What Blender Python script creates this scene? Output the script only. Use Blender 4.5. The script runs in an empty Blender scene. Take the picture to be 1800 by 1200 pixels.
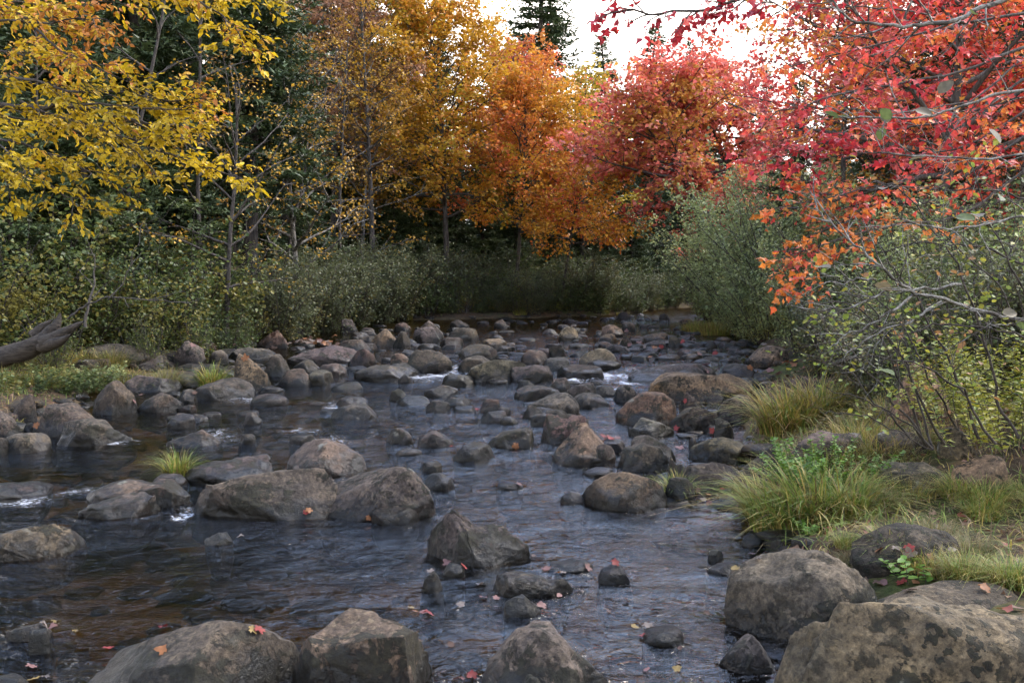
import bpy, math, random
import numpy as np
from mathutils import Vector, Matrix

random.seed(7)
SC = bpy.context.scene
COL = SC.collection

# ------------------------------------------------------------------ camera, sky, sun, exposure
CAM_H, FPX, PITCH = 1.7, 1750.0, math.atan(100 / 1750.0)
cam_d = bpy.data.cameras.new('camera')
cam_d.sensor_width = 36.0
cam_d.lens = FPX / 1800.0 * 36.0
cam_d.clip_start = 0.05
cam_d.clip_end = 3000
cam = bpy.data.objects.new('camera', cam_d)
COL.objects.link(cam)
cam.location = (0, 0, CAM_H)
cam.rotation_euler = (math.pi / 2 - PITCH, 0, 0)
SC.camera = cam

SUN_ELEV, SUN_AZ = math.radians(50), math.radians(62)      # azimuth measured from +Y towards +X
world = bpy.data.worlds.new('World')
SC.world = world
world.use_nodes = True
wn, wl = world.node_tree.nodes, world.node_tree.links
wn.clear()
w_out = wn.new('ShaderNodeOutputWorld')
w_bg = wn.new('ShaderNodeBackground')
w_bg.inputs['Strength'].default_value = 0.15
w_sky = wn.new('ShaderNodeTexSky')
w_sky.sky_type = 'NISHITA'
w_sky.sun_disc = False
w_sky.sun_elevation = SUN_ELEV
w_sky.sun_rotation = SUN_AZ
w_sky.dust_density = 0.9
w_sky.air_density = 1.0
w_sky.ozone_density = 2.8
w_tc = wn.new('ShaderNodeTexCoord')
w_sep = wn.new('ShaderNodeSeparateXYZ')
wl.new(w_tc.outputs['Generated'], w_sep.inputs[0])
w_map = wn.new('ShaderNodeMapping')
w_map.inputs['Scale'].default_value = (1.4, 1.4, 4.0)
wl.new(w_tc.outputs['Generated'], w_map.inputs[0])
w_noi = wn.new('ShaderNodeTexNoise')
w_noi.inputs['Scale'].default_value = 1.6
w_noi.inputs['Detail'].default_value = 6
wl.new(w_map.outputs[0], w_noi.inputs['Vector'])
# veil of cloud: thick towards the horizon, breaking up overhead
w_r = wn.new('ShaderNodeMapRange')
w_r.interpolation_type = 'SMOOTHSTEP'
w_r.inputs['From Min'].default_value = 0.25
w_r.inputs['From Max'].default_value = 0.42
w_r.inputs['To Min'].default_value = 1.0
w_r.inputs['To Max'].default_value = 0.0
wl.new(w_sep.outputs['Z'], w_r.inputs['Value'])
w_n2 = wn.new('ShaderNodeMapRange')
w_n2.inputs['From Min'].default_value = 0.35
w_n2.inputs['From Max'].default_value = 0.7
w_n2.inputs['To Min'].default_value = -0.10
w_n2.inputs['To Max'].default_value = 0.27
wl.new(w_noi.outputs['Fac'], w_n2.inputs['Value'])
w_add = wn.new('ShaderNodeMath')
w_add.operation = 'ADD'
w_add.use_clamp = True
wl.new(w_r.outputs[0], w_add.inputs[0])
wl.new(w_n2.outputs[0], w_add.inputs[1])
w_mix = wn.new('ShaderNodeMix')
w_mix.data_type = 'RGBA'
wl.new(w_add.outputs[0], w_mix.inputs['Factor'])
wl.new(w_sky.outputs[0], w_mix.inputs['A'])
w_mix.inputs['B'].default_value = (6.4, 5.95, 5.5, 1)
wl.new(w_mix.outputs['Result'], w_bg.inputs['Color'])
wl.new(w_bg.outputs[0], w_out.inputs['Surface'])

sun_d = bpy.data.lights.new('sun', 'SUN')
sun_d.energy = 1.15
sun_d.angle = math.radians(18)
sun_d.color = (1.0, 0.90, 0.76)
sun = bpy.data.objects.new('sun', sun_d)
COL.objects.link(sun)
_sd = Vector((math.sin(SUN_AZ) * math.cos(SUN_ELEV), math.cos(SUN_AZ) * math.cos(SUN_ELEV), math.sin(SUN_ELEV)))
sun.rotation_euler = (-_sd).to_track_quat('-Z', 'Y').to_euler()
sun.location = _sd * 60

SC.view_settings.view_transform = 'Standard'
SC.view_settings.look = 'None'
SC.view_settings.gamma = 1
SC.view_settings.exposure = 2.28
SC.render.engine = 'CYCLES'
SC.cycles.use_denoising = True
SC.cycles.use_adaptive_sampling = True
SC.cycles.adaptive_threshold = 0.06
SC.cycles.use_light_tree = False
SC.cycles.max_bounces = 5
SC.cycles.diffuse_bounces = 2
SC.cycles.glossy_bounces = 2
SC.cycles.transmission_bounces = 4
SC.cycles.transparent_max_bounces = 8
SC.cycles.caustics_reflective = False
SC.cycles.caustics_refractive = False
SC.cycles.sample_clamp_indirect = 4.0

# ------------------------------------------------------------------ helpers
def tag(o, label=None, cat=None, group=None, kind=None):
    if label: o['label'] = label
    if cat: o['category'] = cat
    if group: o['group'] = group
    if kind: o['kind'] = kind
    return o

def empty(name, loc):
    e = bpy.data.objects.new(name, None)
    e.empty_display_size = 0.2
    e.location = loc
    COL.objects.link(e)
    return e

def link(name, me, mat=None, parent=None, loc=None):
    o = bpy.data.objects.new(name, me)
    if mat and not me.materials: me.materials.append(mat)
    if parent: o.parent = parent
    if loc is not None: o.location = loc
    COL.objects.link(o)
    return o

def mesh_np(name, V, faces, smooth=True, col=None, attrs=None):
    """V (n,3); faces: list of (m,k) int arrays."""
    me = bpy.data.meshes.new(name)
    V = np.ascontiguousarray(V, dtype=np.float32)
    faces = [np.asarray(f, dtype=np.int32) for f in faces if len(f)]
    nl = sum(f.size for f in faces)
    nf = sum(len(f) for f in faces)
    me.vertices.add(len(V))
    me.vertices.foreach_set('co', V.ravel())
    me.loops.add(nl)
    me.loops.foreach_set('vertex_index', np.concatenate([f.ravel() for f in faces]).astype(np.int32))
    me.polygons.add(nf)
    tot = np.concatenate([np.full(len(f), f.shape[1], dtype=np.int32) for f in faces])
    st = np.concatenate([[0], np.cumsum(tot)[:-1]]).astype(np.int32)
    me.polygons.foreach_set('loop_start', st)
    me.polygons.foreach_set('loop_total', tot)
    if smooth:
        me.polygons.foreach_set('use_smooth', np.ones(nf, dtype=bool))
    if col is not None:
        a = me.attributes.new('col', 'FLOAT_COLOR', 'POINT')
        c4 = np.ones((len(V), 4), dtype=np.float32)
        c4[:, :3] = col
        a.data.foreach_set('color', c4.ravel())
    for k, v in (attrs or {}).items():
        a = me.attributes.new(k, 'FLOAT', 'POINT')
        a.data.foreach_set('value', np.asarray(v, dtype=np.float32))
    me.update(calc_edges=True)
    return me

def _h(ix, iy, iz, seed):
    n = (ix * 374761393 + iy * 668265263 + iz * 2147483647 + seed * 974634777) & 0xFFFFFFFF
    n = ((n ^ (n >> 13)) * 1274126177) & 0xFFFFFFFF
    return ((n ^ (n >> 16)) & 0xFFFF) / 65535.0

def vnoise(p, seed=0):
    p = np.asarray(p, dtype=np.float64)
    f = np.floor(p)
    i = f.astype(np.int64)
    t = p - f
    t = t * t * (3 - 2 * t)
    r = 0
    for dx in (0, 1):
        wx = t[:, 0] if dx else 1 - t[:, 0]
        for dy in (0, 1):
            wy = t[:, 1] if dy else 1 - t[:, 1]
            for dz in (0, 1):
                wz = t[:, 2] if dz else 1 - t[:, 2]
                r = r + wx * wy * wz * _h(i[:, 0] + dx, i[:, 1] + dy, i[:, 2] + dz, seed)
    return r * 2 - 1

def fbm(p, octv=4, seed=0):
    r, a, s = 0, 1.0, 0
    p = np.asarray(p, dtype=np.float64)
    for o in range(octv):
        r = r + a * vnoise(p + 17.3 * o, seed + o)
        s += a
        a *= 0.5
        p = p * 2.03
    return r / s

def sstep(a, b, x):
    t = np.clip((x - a) / (b - a), 0, 1)
    return t * t * (3 - 2 * t)

# ------------------------------------------------------------------ lie of the land
def wlevel(y):
    return np.interp(y, [0, 8, 9.6, 14, 15.4, 17.6, 22, 40, 70], [0, 0, .05, .07, .10, .24, .28, .44, .5])

LB = [(-7.5, -30), (-6, -5), (-5.6, 5), (-5.3, 9), (-5.5, 12), (-6.2, 15), (-6.2, 18), (-6.3, 22), (-6.6, 27), (-6.3, 32), (-4, 36), (1, 38), (3.5, 40), (5.5, 44), (7.5, 50), (12, 58), (24, 75)]
RB = [(4.5, -30), (2.6, -5), (1.75, 3), (1.5, 5.5), (1.62, 7.6), (2.3, 10), (2.75, 12), (3.6, 15), (4.9, 19), (6.1, 25), (7.0, 30), (7.4, 35), (8.3, 41), (10.5, 47), (16, 55), (34, 76)]
POLY = np.array(LB + RB[::-1], dtype=np.float64)

def sdist(x, y):
    """signed distance to the river's edge, positive on the banks"""
    x = np.asarray(x, dtype=np.float64); y = np.asarray(y, dtype=np.float64)
    n = len(POLY)
    d2 = np.full(x.shape, 1e18)
    ins = np.zeros(x.shape, dtype=bool)
    for k in range(n):
        ax, ay = POLY[k]; bx, by = POLY[(k + 1) % n]
        ex, ey = bx - ax, by - ay
        t = np.clip(((x - ax) * ex + (y - ay) * ey) / (ex * ex + ey * ey), 0, 1)
        d2 = np.minimum(d2, (x - ax - t * ex) ** 2 + (y - ay - t * ey) ** 2)
        c = ((ay > y) != (by > y))
        with np.errstate(divide='ignore', invalid='ignore'):
            xi = ax + (y - ay) * ex / (ey if ey != 0 else 1e-9)
        ins ^= c & (x < xi)
    d = np.sqrt(d2)
    return np.where(ins, -d, d)

def terrain(x, y):
    x = np.asarray(x, dtype=np.float64); y = np.asarray(y, dtype=np.float64)
    d = sdist(x, y)
    p = np.stack([x, y, np.zeros_like(x)], -1).reshape(-1, 3)
    n1 = fbm(p * 0.9, 4, 3).reshape(x.shape)
    n2 = fbm(p * 0.12, 3, 9).reshape(x.shape)
    w = wlevel(y)
    dd = d + 0.25 * n1
    bank = 0.22 * sstep(-0.1, 0.7, dd) + 0.75 * sstep(0.8, 7, dd) + 0.07 * np.clip(d - 6, 0, 60) + 0.02 * np.clip(d - 30, 0, 400)
    bed = -0.10 - 0.30 * sstep(0.1, 1.8, -dd)
    z = w + np.where(dd > -0.1, bank - 0.1 * (1 - sstep(-0.1, .25, dd)), bed)
    z = z + .38 * np.exp(-(((x - 3.9) / 1.3) ** 2 + ((y - 8.0) / 1.6) ** 2)) * sstep(.2, 1.2, dd)
    return z + 0.07 * n1 * sstep(-3, 1, dd) + 0.05 * n1 * (dd < 0) + 0.5 * n2 * sstep(2, 14, d)

def ray(px, py):
    cx, cy = (px - 900) / FPX, -(py - 600) / FPX
    c, s = math.cos(PITCH), math.sin(PITCH)
    return np.array([cx, c + cy * s, -s + cy * c])

def P(px, py, Y):
    """point of the place seen at a photo pixel at depth Y"""
    d = ray(px, py)
    return np.array([0, 0, CAM_H]) + d * (Y / d[1])

_Y = np.geomspace(2.2, 130, 150)
def ground(px, py, land=True):
    """where the sight line of a photo pixel meets the water or the land"""
    d = ray(px, py)
    Yv = _Y
    for it in range(3):
        t = Yv / d[1]
        x, z = d[0] * t, CAM_H + d[2] * t
        s = wlevel(Yv)
        if land: s = np.maximum(s, terrain(x, Yv))
        k = np.nonzero(z <= s)[0]
        if len(k) == 0: return np.array([x[-1], Yv[-1], s[-1]])
        k = k[0]
        if it < 2: Yv = np.linspace(Yv[max(k - 1, 0)], Yv[k], 14)
    return np.array([x[k], Yv[k], s[k]])

# ------------------------------------------------------------------ materials
def mat(name):
    m = bpy.data.materials.new(name)
    m.use_nodes = True
    nt = m.node_tree
    nt.nodes.clear()
    out = nt.nodes.new('ShaderNodeOutputMaterial')
    return m, nt, nt.nodes, nt.links, out

def N(nodes, t, **kw):
    n = nodes.new(t)
    for k, v in kw.items():
        if k.startswith('_'): setattr(n, k[1:], v)
        else: n.inputs[k.replace('__', ' ')].default_value = v
    return n

def ramp(nodes, links, src, stops, interp='LINEAR'):
    r = nodes.new('ShaderNodeValToRGB')
    r.color_ramp.interpolation = interp
    e = r.color_ramp.elements
    while len(e) < len(stops): e.new(0.5)
    for i, (p, c) in enumerate(stops):
        e[i].position = p
        e[i].color = (c, c, c, 1) if isinstance(c, (int, float)) else (*c, 1)
    links.new(src, r.inputs[0])
    return r

def mixc(nodes, links, f, a, b, blend='MIX'):
    m = nodes.new('ShaderNodeMix')
    m.data_type = 'RGBA'
    m.blend_type = blend
    for sock, v in (('Factor', f), ('A', a), ('B', b)):
        if isinstance(v, (int, float)): m.inputs[sock].default_value = v
        elif isinstance(v, tuple): m.inputs[sock].default_value = (*v, 1)
        else: links.new(v, m.inputs[sock])
    return m.outputs['Result']

def math_(nodes, links, op, a, b=0.0, clamp=False):
    m = nodes.new('ShaderNodeMath')
    m.operation = op
    m.use_clamp = clamp
    for i, v in enumerate((a, b)):
        if isinstance(v, (int, float)): m.inputs[i].default_value = v
        else: links.new(v, m.inputs[i])
    return m.outputs[0]

def make_rock_mat():
    m, nt, n, l, out = mat('river_stone')
    geo = n.new('ShaderNodeNewGeometry')
    pos = geo.outputs['Position']
    def noise(scale, detail=6, rough=.6, dist=0.0):
        t = N(n, 'ShaderNodeTexNoise', Scale=scale, Detail=detail, Roughness=rough, Distortion=dist)
        l.new(pos, t.inputs['Vector'])
        return t.outputs['Fac']
    big, mid, fine = noise(2.3, 4), noise(8, 7, .7), noise(38, 5, .75)
    base = ramp(n, l, mid, [(.25, (.024, .020, .017)), (.5, (.062, .050, .042)), (.75, (.122, .098, .077))]).outputs[0]
    c2 = ramp(n, l, fine, [(.32, .38), (.5, .95), (.68, 1.75)]).outputs[0]
    base = mixc(n, l, 1.0, base, c2, 'MULTIPLY')
    c3 = ramp(n, l, big, [(.3, (.55, .57, .60)), (.7, (1.4, 1.28, 1.12))]).outputs[0]
    base = mixc(n, l, 1.0, base, c3, 'MULTIPLY')
    oi = n.new('ShaderNodeObjectInfo')
    base = mixc(n, l, 1.0, base, oi.outputs['Color'], 'MULTIPLY')
    # ochre lichen flecks on the top
    sepn = n.new('ShaderNodeSeparateXYZ')
    l.new(geo.outputs['Normal'], sepn.inputs[0])
    up = N(n, 'ShaderNodeMapRange', **{'From Min': .05, 'From Max': .75})
    l.new(sepn.outputs['Z'], up.inputs['Value'])
    li = ramp(n, l, noise(26, 8, .75, .6), [(.54, 0.0), (.60, .75)]).outputs[0]
    li2 = ramp(n, l, noise(1.7, 2), [(.42, 0.0), (.62, 1.0)]).outputs[0]
    lf = math_(n, l, 'MULTIPLY', math_(n, l, 'MULTIPLY', li, li2), up.outputs[0])
    base = mixc(n, l, lf, base, (.17, .13, .08))
    # pale crust lichen, sparse
    vor = N(n, 'ShaderNodeTexVoronoi', Scale=3.1)
    vor.inputs['Randomness'].default_value = 1.0
    wob = N(n, 'ShaderNodeTexNoise', Scale=14.0, Detail=4.0)
    l.new(pos, wob.inputs['Vector'])
    vv = mixc(n, l, .16, pos, wob.outputs['Color'], 'ADD')
    l.new(vv, vor.inputs['Vector'])
    pl = ramp(n, l, vor.outputs['Distance'], [(.13, .8), (.17, 0.0)]).outputs[0]
    pl = math_(n, l, 'MULTIPLY', pl, ramp(n, l, noise(.9, 2), [(.52, 0.0), (.58, 1.0)]).outputs[0])
    base = mixc(n, l, pl, base, (.20, .20, .165))
    # black moss tufts
    mo = ramp(n, l, noise(11, 7, .7, .3), [(.52, 0.0), (.57, 1.0)]).outputs[0]
    at = N(n, 'ShaderNodeAttribute', _attribute_name='above_water')
    mo2 = ramp(n, l, noise(2.0, 3), [(.40, 0.0), (.56, 1.0)]).outputs[0]
    mf = math_(n, l, 'MULTIPLY', mo, mo2)
    lowm = math_(n, l, 'ADD', math_(n, l, 'ADD', noise(8, 7, .72, .4), math_(n, l, 'MULTIPLY', noise(1.6, 2), .7)), math_(n, l, 'MULTIPLY', at.outputs['Fac'], -.75))
    mf = math_(n, l, 'MAXIMUM', mf, ramp(n, l, lowm, [(.77, 0.0), (.81, 1.0)]).outputs[0])
    vs = N(n, 'ShaderNodeTexVoronoi', Scale=17.0)
    l.new(vv, vs.inputs['Vector'])
    dots = math_(n, l, 'MULTIPLY', ramp(n, l, vs.outputs['Distance'], [(.30, 1.0), (.36, 0.0)]).outputs[0], ramp(n, l, noise(1.3, 2), [(.54, 0.0), (.60, 1.0)]).outputs[0])
    mf = math_(n, l, 'MAXIMUM', mf, dots)
    mosscol = ramp(n, l, fine, [(.35, (.008, .0075, .006)), (.7, (.024, .024, .012))]).outputs[0]
    base = mixc(n, l, math_(n, l, 'MULTIPLY', mf, .92), base, mosscol)
    # wet, algae-stained foot at the waterline
    wet = math_(n, l, 'ADD', at.outputs['Fac'], math_(n, l, 'MULTIPLY', math_(n, l, 'SUBTRACT', noise(5, 5, .65), .5), -.55))
    wetf = ramp(n, l, wet, [(.08, 1.0), (.15, 0.0)]).outputs[0]
    base = mixc(n, l, math_(n, l, 'MULTIPLY', wetf, .92), base, mixc(n, l, 1.0, base, (.22, .21, .18), 'MULTIPLY'))
    bs = N(n, 'ShaderNodeBsdfPrincipled')
    l.new(base, bs.inputs['Base Color'])
    rg = N(n, 'ShaderNodeMapRange', **{'To Min': .86, 'To Max': .34})
    l.new(wetf, rg.inputs['Value'])
    l.new(rg.outputs[0], bs.inputs['Roughness'])
    bs.inputs['Specular IOR Level'].default_value = .3
    hgt = math_(n, l, 'ADD', math_(n, l, 'MULTIPLY', mid, .7), math_(n, l, 'MULTIPLY', fine, .25))
    hgt = math_(n, l, 'ADD', hgt, math_(n, l, 'MULTIPLY', mf, .25))
    bp = N(n, 'ShaderNodeBump', Strength=.85, Distance=.035)
    l.new(hgt, bp.inputs['Height'])
    l.new(bp.outputs[0], bs.inputs['Normal'])
    l.new(bs.outputs[0], out.inputs[0])
    return m

def make_leaf_mat(name, trans=.35, rough=.55):
    m, nt, n, l, out = mat(name)
    a = N(n, 'ShaderNodeAttribute', _attribute_name='col')
    geo = n.new('ShaderNodeNewGeometry')
    t = N(n, 'ShaderNodeTexNoise', Scale=45.0, Detail=3.0)
    l.new(geo.outputs['Position'], t.inputs['Vector'])
    v = ramp(n, l, t.outputs['Fac'], [(.3, .75), (.7, 1.2)]).outputs[0]
    c = mixc(n, l, 1.0, a.outputs['Color'], v, 'MULTIPLY')
    bs = N(n, 'ShaderNodeBsdfPrincipled', Roughness=rough)
    bs.inputs['Specular IOR Level'].default_value = .35
    l.new(c, bs.inputs['Base Color'])
    tr = n.new('ShaderNodeBsdfTranslucent')
    l.new(c, tr.inputs['Color'])
    mx = N(n, 'ShaderNodeMixShader', Fac=trans)
    l.new(bs.outputs[0], mx.inputs[1])
    l.new(tr.outputs[0], mx.inputs[2])
    l.new(mx.outputs[0], out.inputs[0])
    return m

def make_bark(name, dark, light, scale=8.0, patch=None, grain=(3, 3, .6)):
    m, nt, n, l, out = mat(name)
    geo = n.new('ShaderNodeNewGeometry')
    mp = N(n, 'ShaderNodeMapping')
    mp.inputs['Scale'].default_value = grain
    l.new(geo.outputs['Position'], mp.inputs[0])
    t = N(n, 'ShaderNodeTexNoise', Scale=scale, Detail=6.0, Roughness=.7)
    l.new(mp.outputs[0], t.inputs['Vector'])
    c = ramp(n, l, t.outputs['Fac'], [(.35, dark), (.65, light)]).outputs[0]
    if patch:
        t2 = N(n, 'ShaderNodeTexNoise', Scale=14.0, Detail=4.0)
        l.new(geo.outputs['Position'], t2.inputs['Vector'])
        c = mixc(n, l, ramp(n, l, t2.outputs['Fac'], [(.5, 0.0), (.56, .9)]).outputs[0], c, patch)
    bs = N(n, 'ShaderNodeBsdfPrincipled', Roughness=.85)
    bs.inputs['Specular IOR Level'].default_value = .2
    l.new(c, bs.inputs['Base Color'])
    bp = N(n, 'ShaderNodeBump', Strength=.7, Distance=.02)
    l.new(t.outputs['Fac'], bp.inputs['Height'])
    l.new(bp.outputs[0], bs.inputs['Normal'])
    l.new(bs.outputs[0], out.inputs[0])
    return m

def make_ground_mat():
    m, nt, n, l, out = mat('forest_floor')
    geo = n.new('ShaderNodeNewGeometry')
    pos = geo.outputs['Position']
    def noise(scale, detail=5, rough=.6):
        t = N(n, 'ShaderNodeTexNoise', Scale=scale, Detail=detail, Roughness=rough)
        l.new(pos, t.inputs['Vector'])
        return t.outputs['Fac']
    soil = ramp(n, l, noise(7), [(.3, (.022, .016, .010)), (.7, (.07, .05, .032))]).outputs[0]
    v = N(n, 'ShaderNodeTexVoronoi', Scale=16.0)
    l.new(pos, v.inputs['Vector'])
    sp = n.new('ShaderNodeSeparateColor')
    l.new(v.outputs['Color'], sp.inputs[0])
    lit = ramp(n, l, sp.outputs[0], [(0, (.03, .02, .012)), (.35, (.075, .040, .020)), (.6, (.11, .058, .03)), (.85, (.14, .085, .04)), (1, (.09, .03, .022))], 'CONSTANT').outputs[0]
    lf = ramp(n, l, noise(1.3, 4), [(.40, .15), (.6, .8)]).outputs[0]
    c = mixc(n, l, math_(n, l, 'MULTIPLY', lf, ramp(n, l, sp.outputs[1], [(.3, 0.0), (.35, 1.0)]).outputs[0]), soil, lit)
    ms = ramp(n, l, noise(.8, 5), [(.5, 0.0), (.62, .85)]).outputs[0]
    c = mixc(n, l, ms, c, ramp(n, l, noise(30, 4), [(.3, (.02, .03, .008)), (.7, (.075, .09, .022))]).outputs[0])
    # river bed: brown gravel and silt under the water
    at = N(n, 'ShaderNodeAttribute', _attribute_name='bed')
    v2 = N(n, 'ShaderNodeTexVoronoi', Scale=9.0)
    l.new(pos, v2.inputs['Vector'])
    sp2 = n.new('ShaderNodeSeparateColor')
    l.new(v2.outputs['Color'], sp2.inputs[0])
    peb = ramp(n, l, sp2.outputs[0], [(0, (.048, .038, .020)), (.5, (.095, .074, .036)), (1, (.14, .112, .06))]).outputs[0]
    peb = mixc(n, l, ramp(n, l, noise(1.5), [(.35, .2), (.65, .9)]).outputs[0], peb, (.068, .052, .024))
    c = mixc(n, l, at.outputs['Fac'], c, peb)
    bs = N(n, 'ShaderNodeBsdfPrincipled', Roughness=.9)
    bs.inputs['Specular IOR Level'].default_value = .15
    l.new(c, bs.inputs['Base Color'])
    bp = N(n, 'ShaderNodeBump', Strength=.8, Distance=.04)
    l.new(math_(n, l, 'ADD', noise(22), sp.outputs[0]), bp.inputs['Height'])
    l.new(bp.outputs[0], bs.inputs['Normal'])
    l.new(bs.outputs[0], out.inputs[0])
    return m

def make_water_mat():
    m, nt, n, l, out = mat('stream_water')
    geo = n.new('ShaderNodeNewGeometry')
    pos = geo.outputs['Position']
    mp = N(n, 'ShaderNodeMapping')
    mp.inputs['Scale'].default_value = (.75, 1.2, 1)
    mp.inputs['Rotation'].default_value = (0, 0, math.radians(-12))
    l.new(pos, mp.inputs[0])
    def noise(scale, detail, rough, dist=0.0, src=None):
        t = N(n, 'ShaderNodeTexNoise', Scale=scale, Detail=detail, Roughness=rough, Distortion=dist)
        l.new(src or mp.outputs[0], t.inputs['Vector'])
        return t.outputs['Fac']
    at = N(n, 'ShaderNodeAttribute', _attribute_name='rapid')
    h = math_(n, l, 'ADD', math_(n, l, 'MULTIPLY', noise(6.0, 3, .55, 1.1), .034), math_(n, l, 'MULTIPLY', noise(19, 3, .6, .8), .0125))
    glide = N(n, 'ShaderNodeMapRange', **{'From Min': .36, 'From Max': .62, 'To Min': .45, 'To Max': 1.45})
    l.new(noise(.9, 3, .6, .4, pos), glide.inputs['Value'])
    h = math_(n, l, 'MULTIPLY', h, glide.outputs[0])
    h = math_(n, l, 'MULTIPLY', h, math_(n, l, 'ADD', 1.0, math_(n, l, 'MULTIPLY', at.outputs['Fac'], 1.3)))
    bp = N(n, 'ShaderNodeBump', Strength=1.0, Distance=1.0)
    l.new(h, bp.inputs['Height'])
    fr = N(n, 'ShaderNodeFresnel', IOR=1.333)
    l.new(bp.outputs[0], fr.inputs['Normal'])
    gl = N(n, 'ShaderNodeBsdfGlossy', Roughness=.04)
    gl.inputs['Color'].default_value = (1, 1, 1, 1)
    l.new(bp.outputs[0], gl.inputs['Normal'])
    tr = n.new('ShaderNodeBsdfTransparent')
    tr.inputs['Color'].default_value = (.54, .41, .21, 1)
    mx = n.new('ShaderNodeMixShader')
    l.new(fr.outputs[0], mx.inputs[0])
    l.new(tr.outputs[0], mx.inputs[1])
    l.new(gl.outputs[0], mx.inputs[2])
    # white water
    fm = N(n, 'ShaderNodeAttribute', _attribute_name='foam')
    mp2 = N(n, 'ShaderNodeMapping')
    mp2.inputs['Scale'].default_value = (.8, 1.6, 1)
    l.new(pos, mp2.inputs[0])
    fn = noise(17, 7, .8, 1.0, mp2.outputs[0])
    ff = math_(n, l, 'ADD', fn, math_(n, l, 'MULTIPLY', fm.outputs['Fac'], .36))
    fac = ramp(n, l, ff, [(.77, 0.0), (.88, .70)]).outputs[0]
    fac = math_(n, l, 'MULTIPLY', fac, ramp(n, l, fm.outputs['Fac'], [(.02, 0.0), (.15, 1.0)]).outputs[0])
    fd = N(n, 'ShaderNodeBsdfPrincipled', Roughness=.6)
    fd.inputs['Base Color'].default_value = (.72, .74, .78, 1)
    l.new(bp.outputs[0], fd.inputs['Normal'])
    m2 = n.new('ShaderNodeMixShader')
    l.new(fac, m2.inputs[0])
    l.new(mx.outputs[0], m2.inputs[1])
    l.new(fd.outputs[0], m2.inputs[2])
    l.new(m2.outputs[0], out.inputs[0])
    return m

M_ROCK = make_rock_mat()
M_GROUND = make_ground_mat()
M_WATER = make_water_mat()
M_LEAF = make_leaf_mat('leaf_tissue', .38, .5)
M_NEEDLE = make_leaf_mat('conifer_needles', .12, .6)
M_GRASS = make_leaf_mat('grass_blade', .3, .6)
M_DRY = make_leaf_mat('dry_leaf', .2, .6)
M_BARK = make_bark('grey_brown_bark', (.030, .026, .022), (.105, .092, .08))
M_BARKP = make_bark('pale_lichened_bark', (.10, .09, .075), (.26, .25, .22), 12, (.055, .048, .04))
M_BARKD = make_bark('dark_spruce_bark', (.022, .019, .016), (.075, .064, .054))
M_DRIFT = make_bark('weathered_driftwood', (.020, .017, .014), (.075, .062, .050), 9, None, (.5, 4, 4))

# ------------------------------------------------------------------ the ground and river bed
def axis(parts):
    r = []
    for a, b, s in parts:
        r += list(np.arange(a, b, s))
    return np.array(r + [parts[-1][1]])
gx = axis([(-700, -100, 100), (-100, -30, 5), (-30, -10, .8), (-10, 9, .13), (9, 30, .8), (30, 100, 5), (100, 700, 100)])
gy = axis([(-60, -6, 6), (-6, 2, .8), (2, 22, .13), (22, 46, .28), (46, 70, 1.2), (70, 150, 6), (150, 900, 75)])
GX, GY = np.meshgrid(gx, gy)
GZ = terrain(GX, GY)
nx, ny = len(gx), len(gy)
idx = np.arange(nx * ny).reshape(ny, nx)
q = np.stack([idx[:-1, :-1], idx[:-1, 1:], idx[1:, 1:], idx[1:, :-1]], -1).reshape(-1, 4)
bedv = sstep(.10, -.06, (GZ - wlevel(GY)).ravel())
me = mesh_np('ground', np.stack([GX, GY, GZ], -1).reshape(-1, 3), [q], True, attrs={'bed': bedv})
tag(link('ground', me, M_GROUND), 'brown leaf strewn forest floor and stony river bed', 'ground', kind='structure')

# ------------------------------------------------------------------ the water
RAPIDS = [  # photo pixel, half sizes in metres, strength
    (765, 660, 1.0, 1.4, 1.0), (800, 650, .5, 1.2, .95), (1015, 668, .7, .9, 1.15), (1085, 668, .8, 1.1, 1.2), (1120, 650, .6, .7, .7), (985, 664, .4, .3, 1.0),
    (560, 718, 1.6, 1.6, .72), (640, 715, 1.2, 1.5, .5), (440, 705, .6, .8, .8), (480, 760, 1.6, 1.2, .7), (240, 778, .7, .5, .85), (320, 775, .7, .5, .7),
    (60, 885, .6, .35, .9), (130, 868, .4, .3, .7), (320, 905, .12, .25, .9), (560, 780, 1.0, .6, .6), (650, 770, .9, .6, .45), (60, 770, .3, .2, .5),
    (900, 760, .8, .4, .3), (820, 690, 1.5, .8, .35), (1010, 820, .4, .3, .3), (90, 745, .4, .3, .5), (690, 850, .4, .3, .25), (1150, 600, 3, 2, .25), (1000, 590, 5, 3, .22)]
wx = axis([(-60, -8, 4), (-8, -4.2, .12), (-4.2, 4.2, .05), (4.2, 9, .12), (9, 42, 1.0)])
wy = np.concatenate([np.arange(-30, 2.5, 2.5), np.geomspace(2.5, 70, 620)])
WX, WY = np.meshgrid(wx, wy)
WD = sdist(WX, WY)
rapid = np.zeros(WX.shape)
for px, py, sx, sy, st in RAPIDS:
    g = ground(px, py, False)
    rapid = np.maximum(rapid, st * np.exp(-(((WX - g[0]) / sx) ** 2 + ((WY - g[1]) / sy) ** 2)))
rapid *= np.clip(.75 + .9 * fbm(np.stack([WX * 2.1, WY * 2.6, np.zeros_like(WX)], -1).reshape(-1, 3), 3, 61).reshape(WX.shape), .15, 1.25)
pp = np.stack([WX * .9, WY * 1.3, np.zeros_like(WX)], -1).reshape(-1, 3)
calm = .45 + .55 * sstep(-2.6, .3, WX + .25 * (WY - 6)) * 1.0
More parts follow.
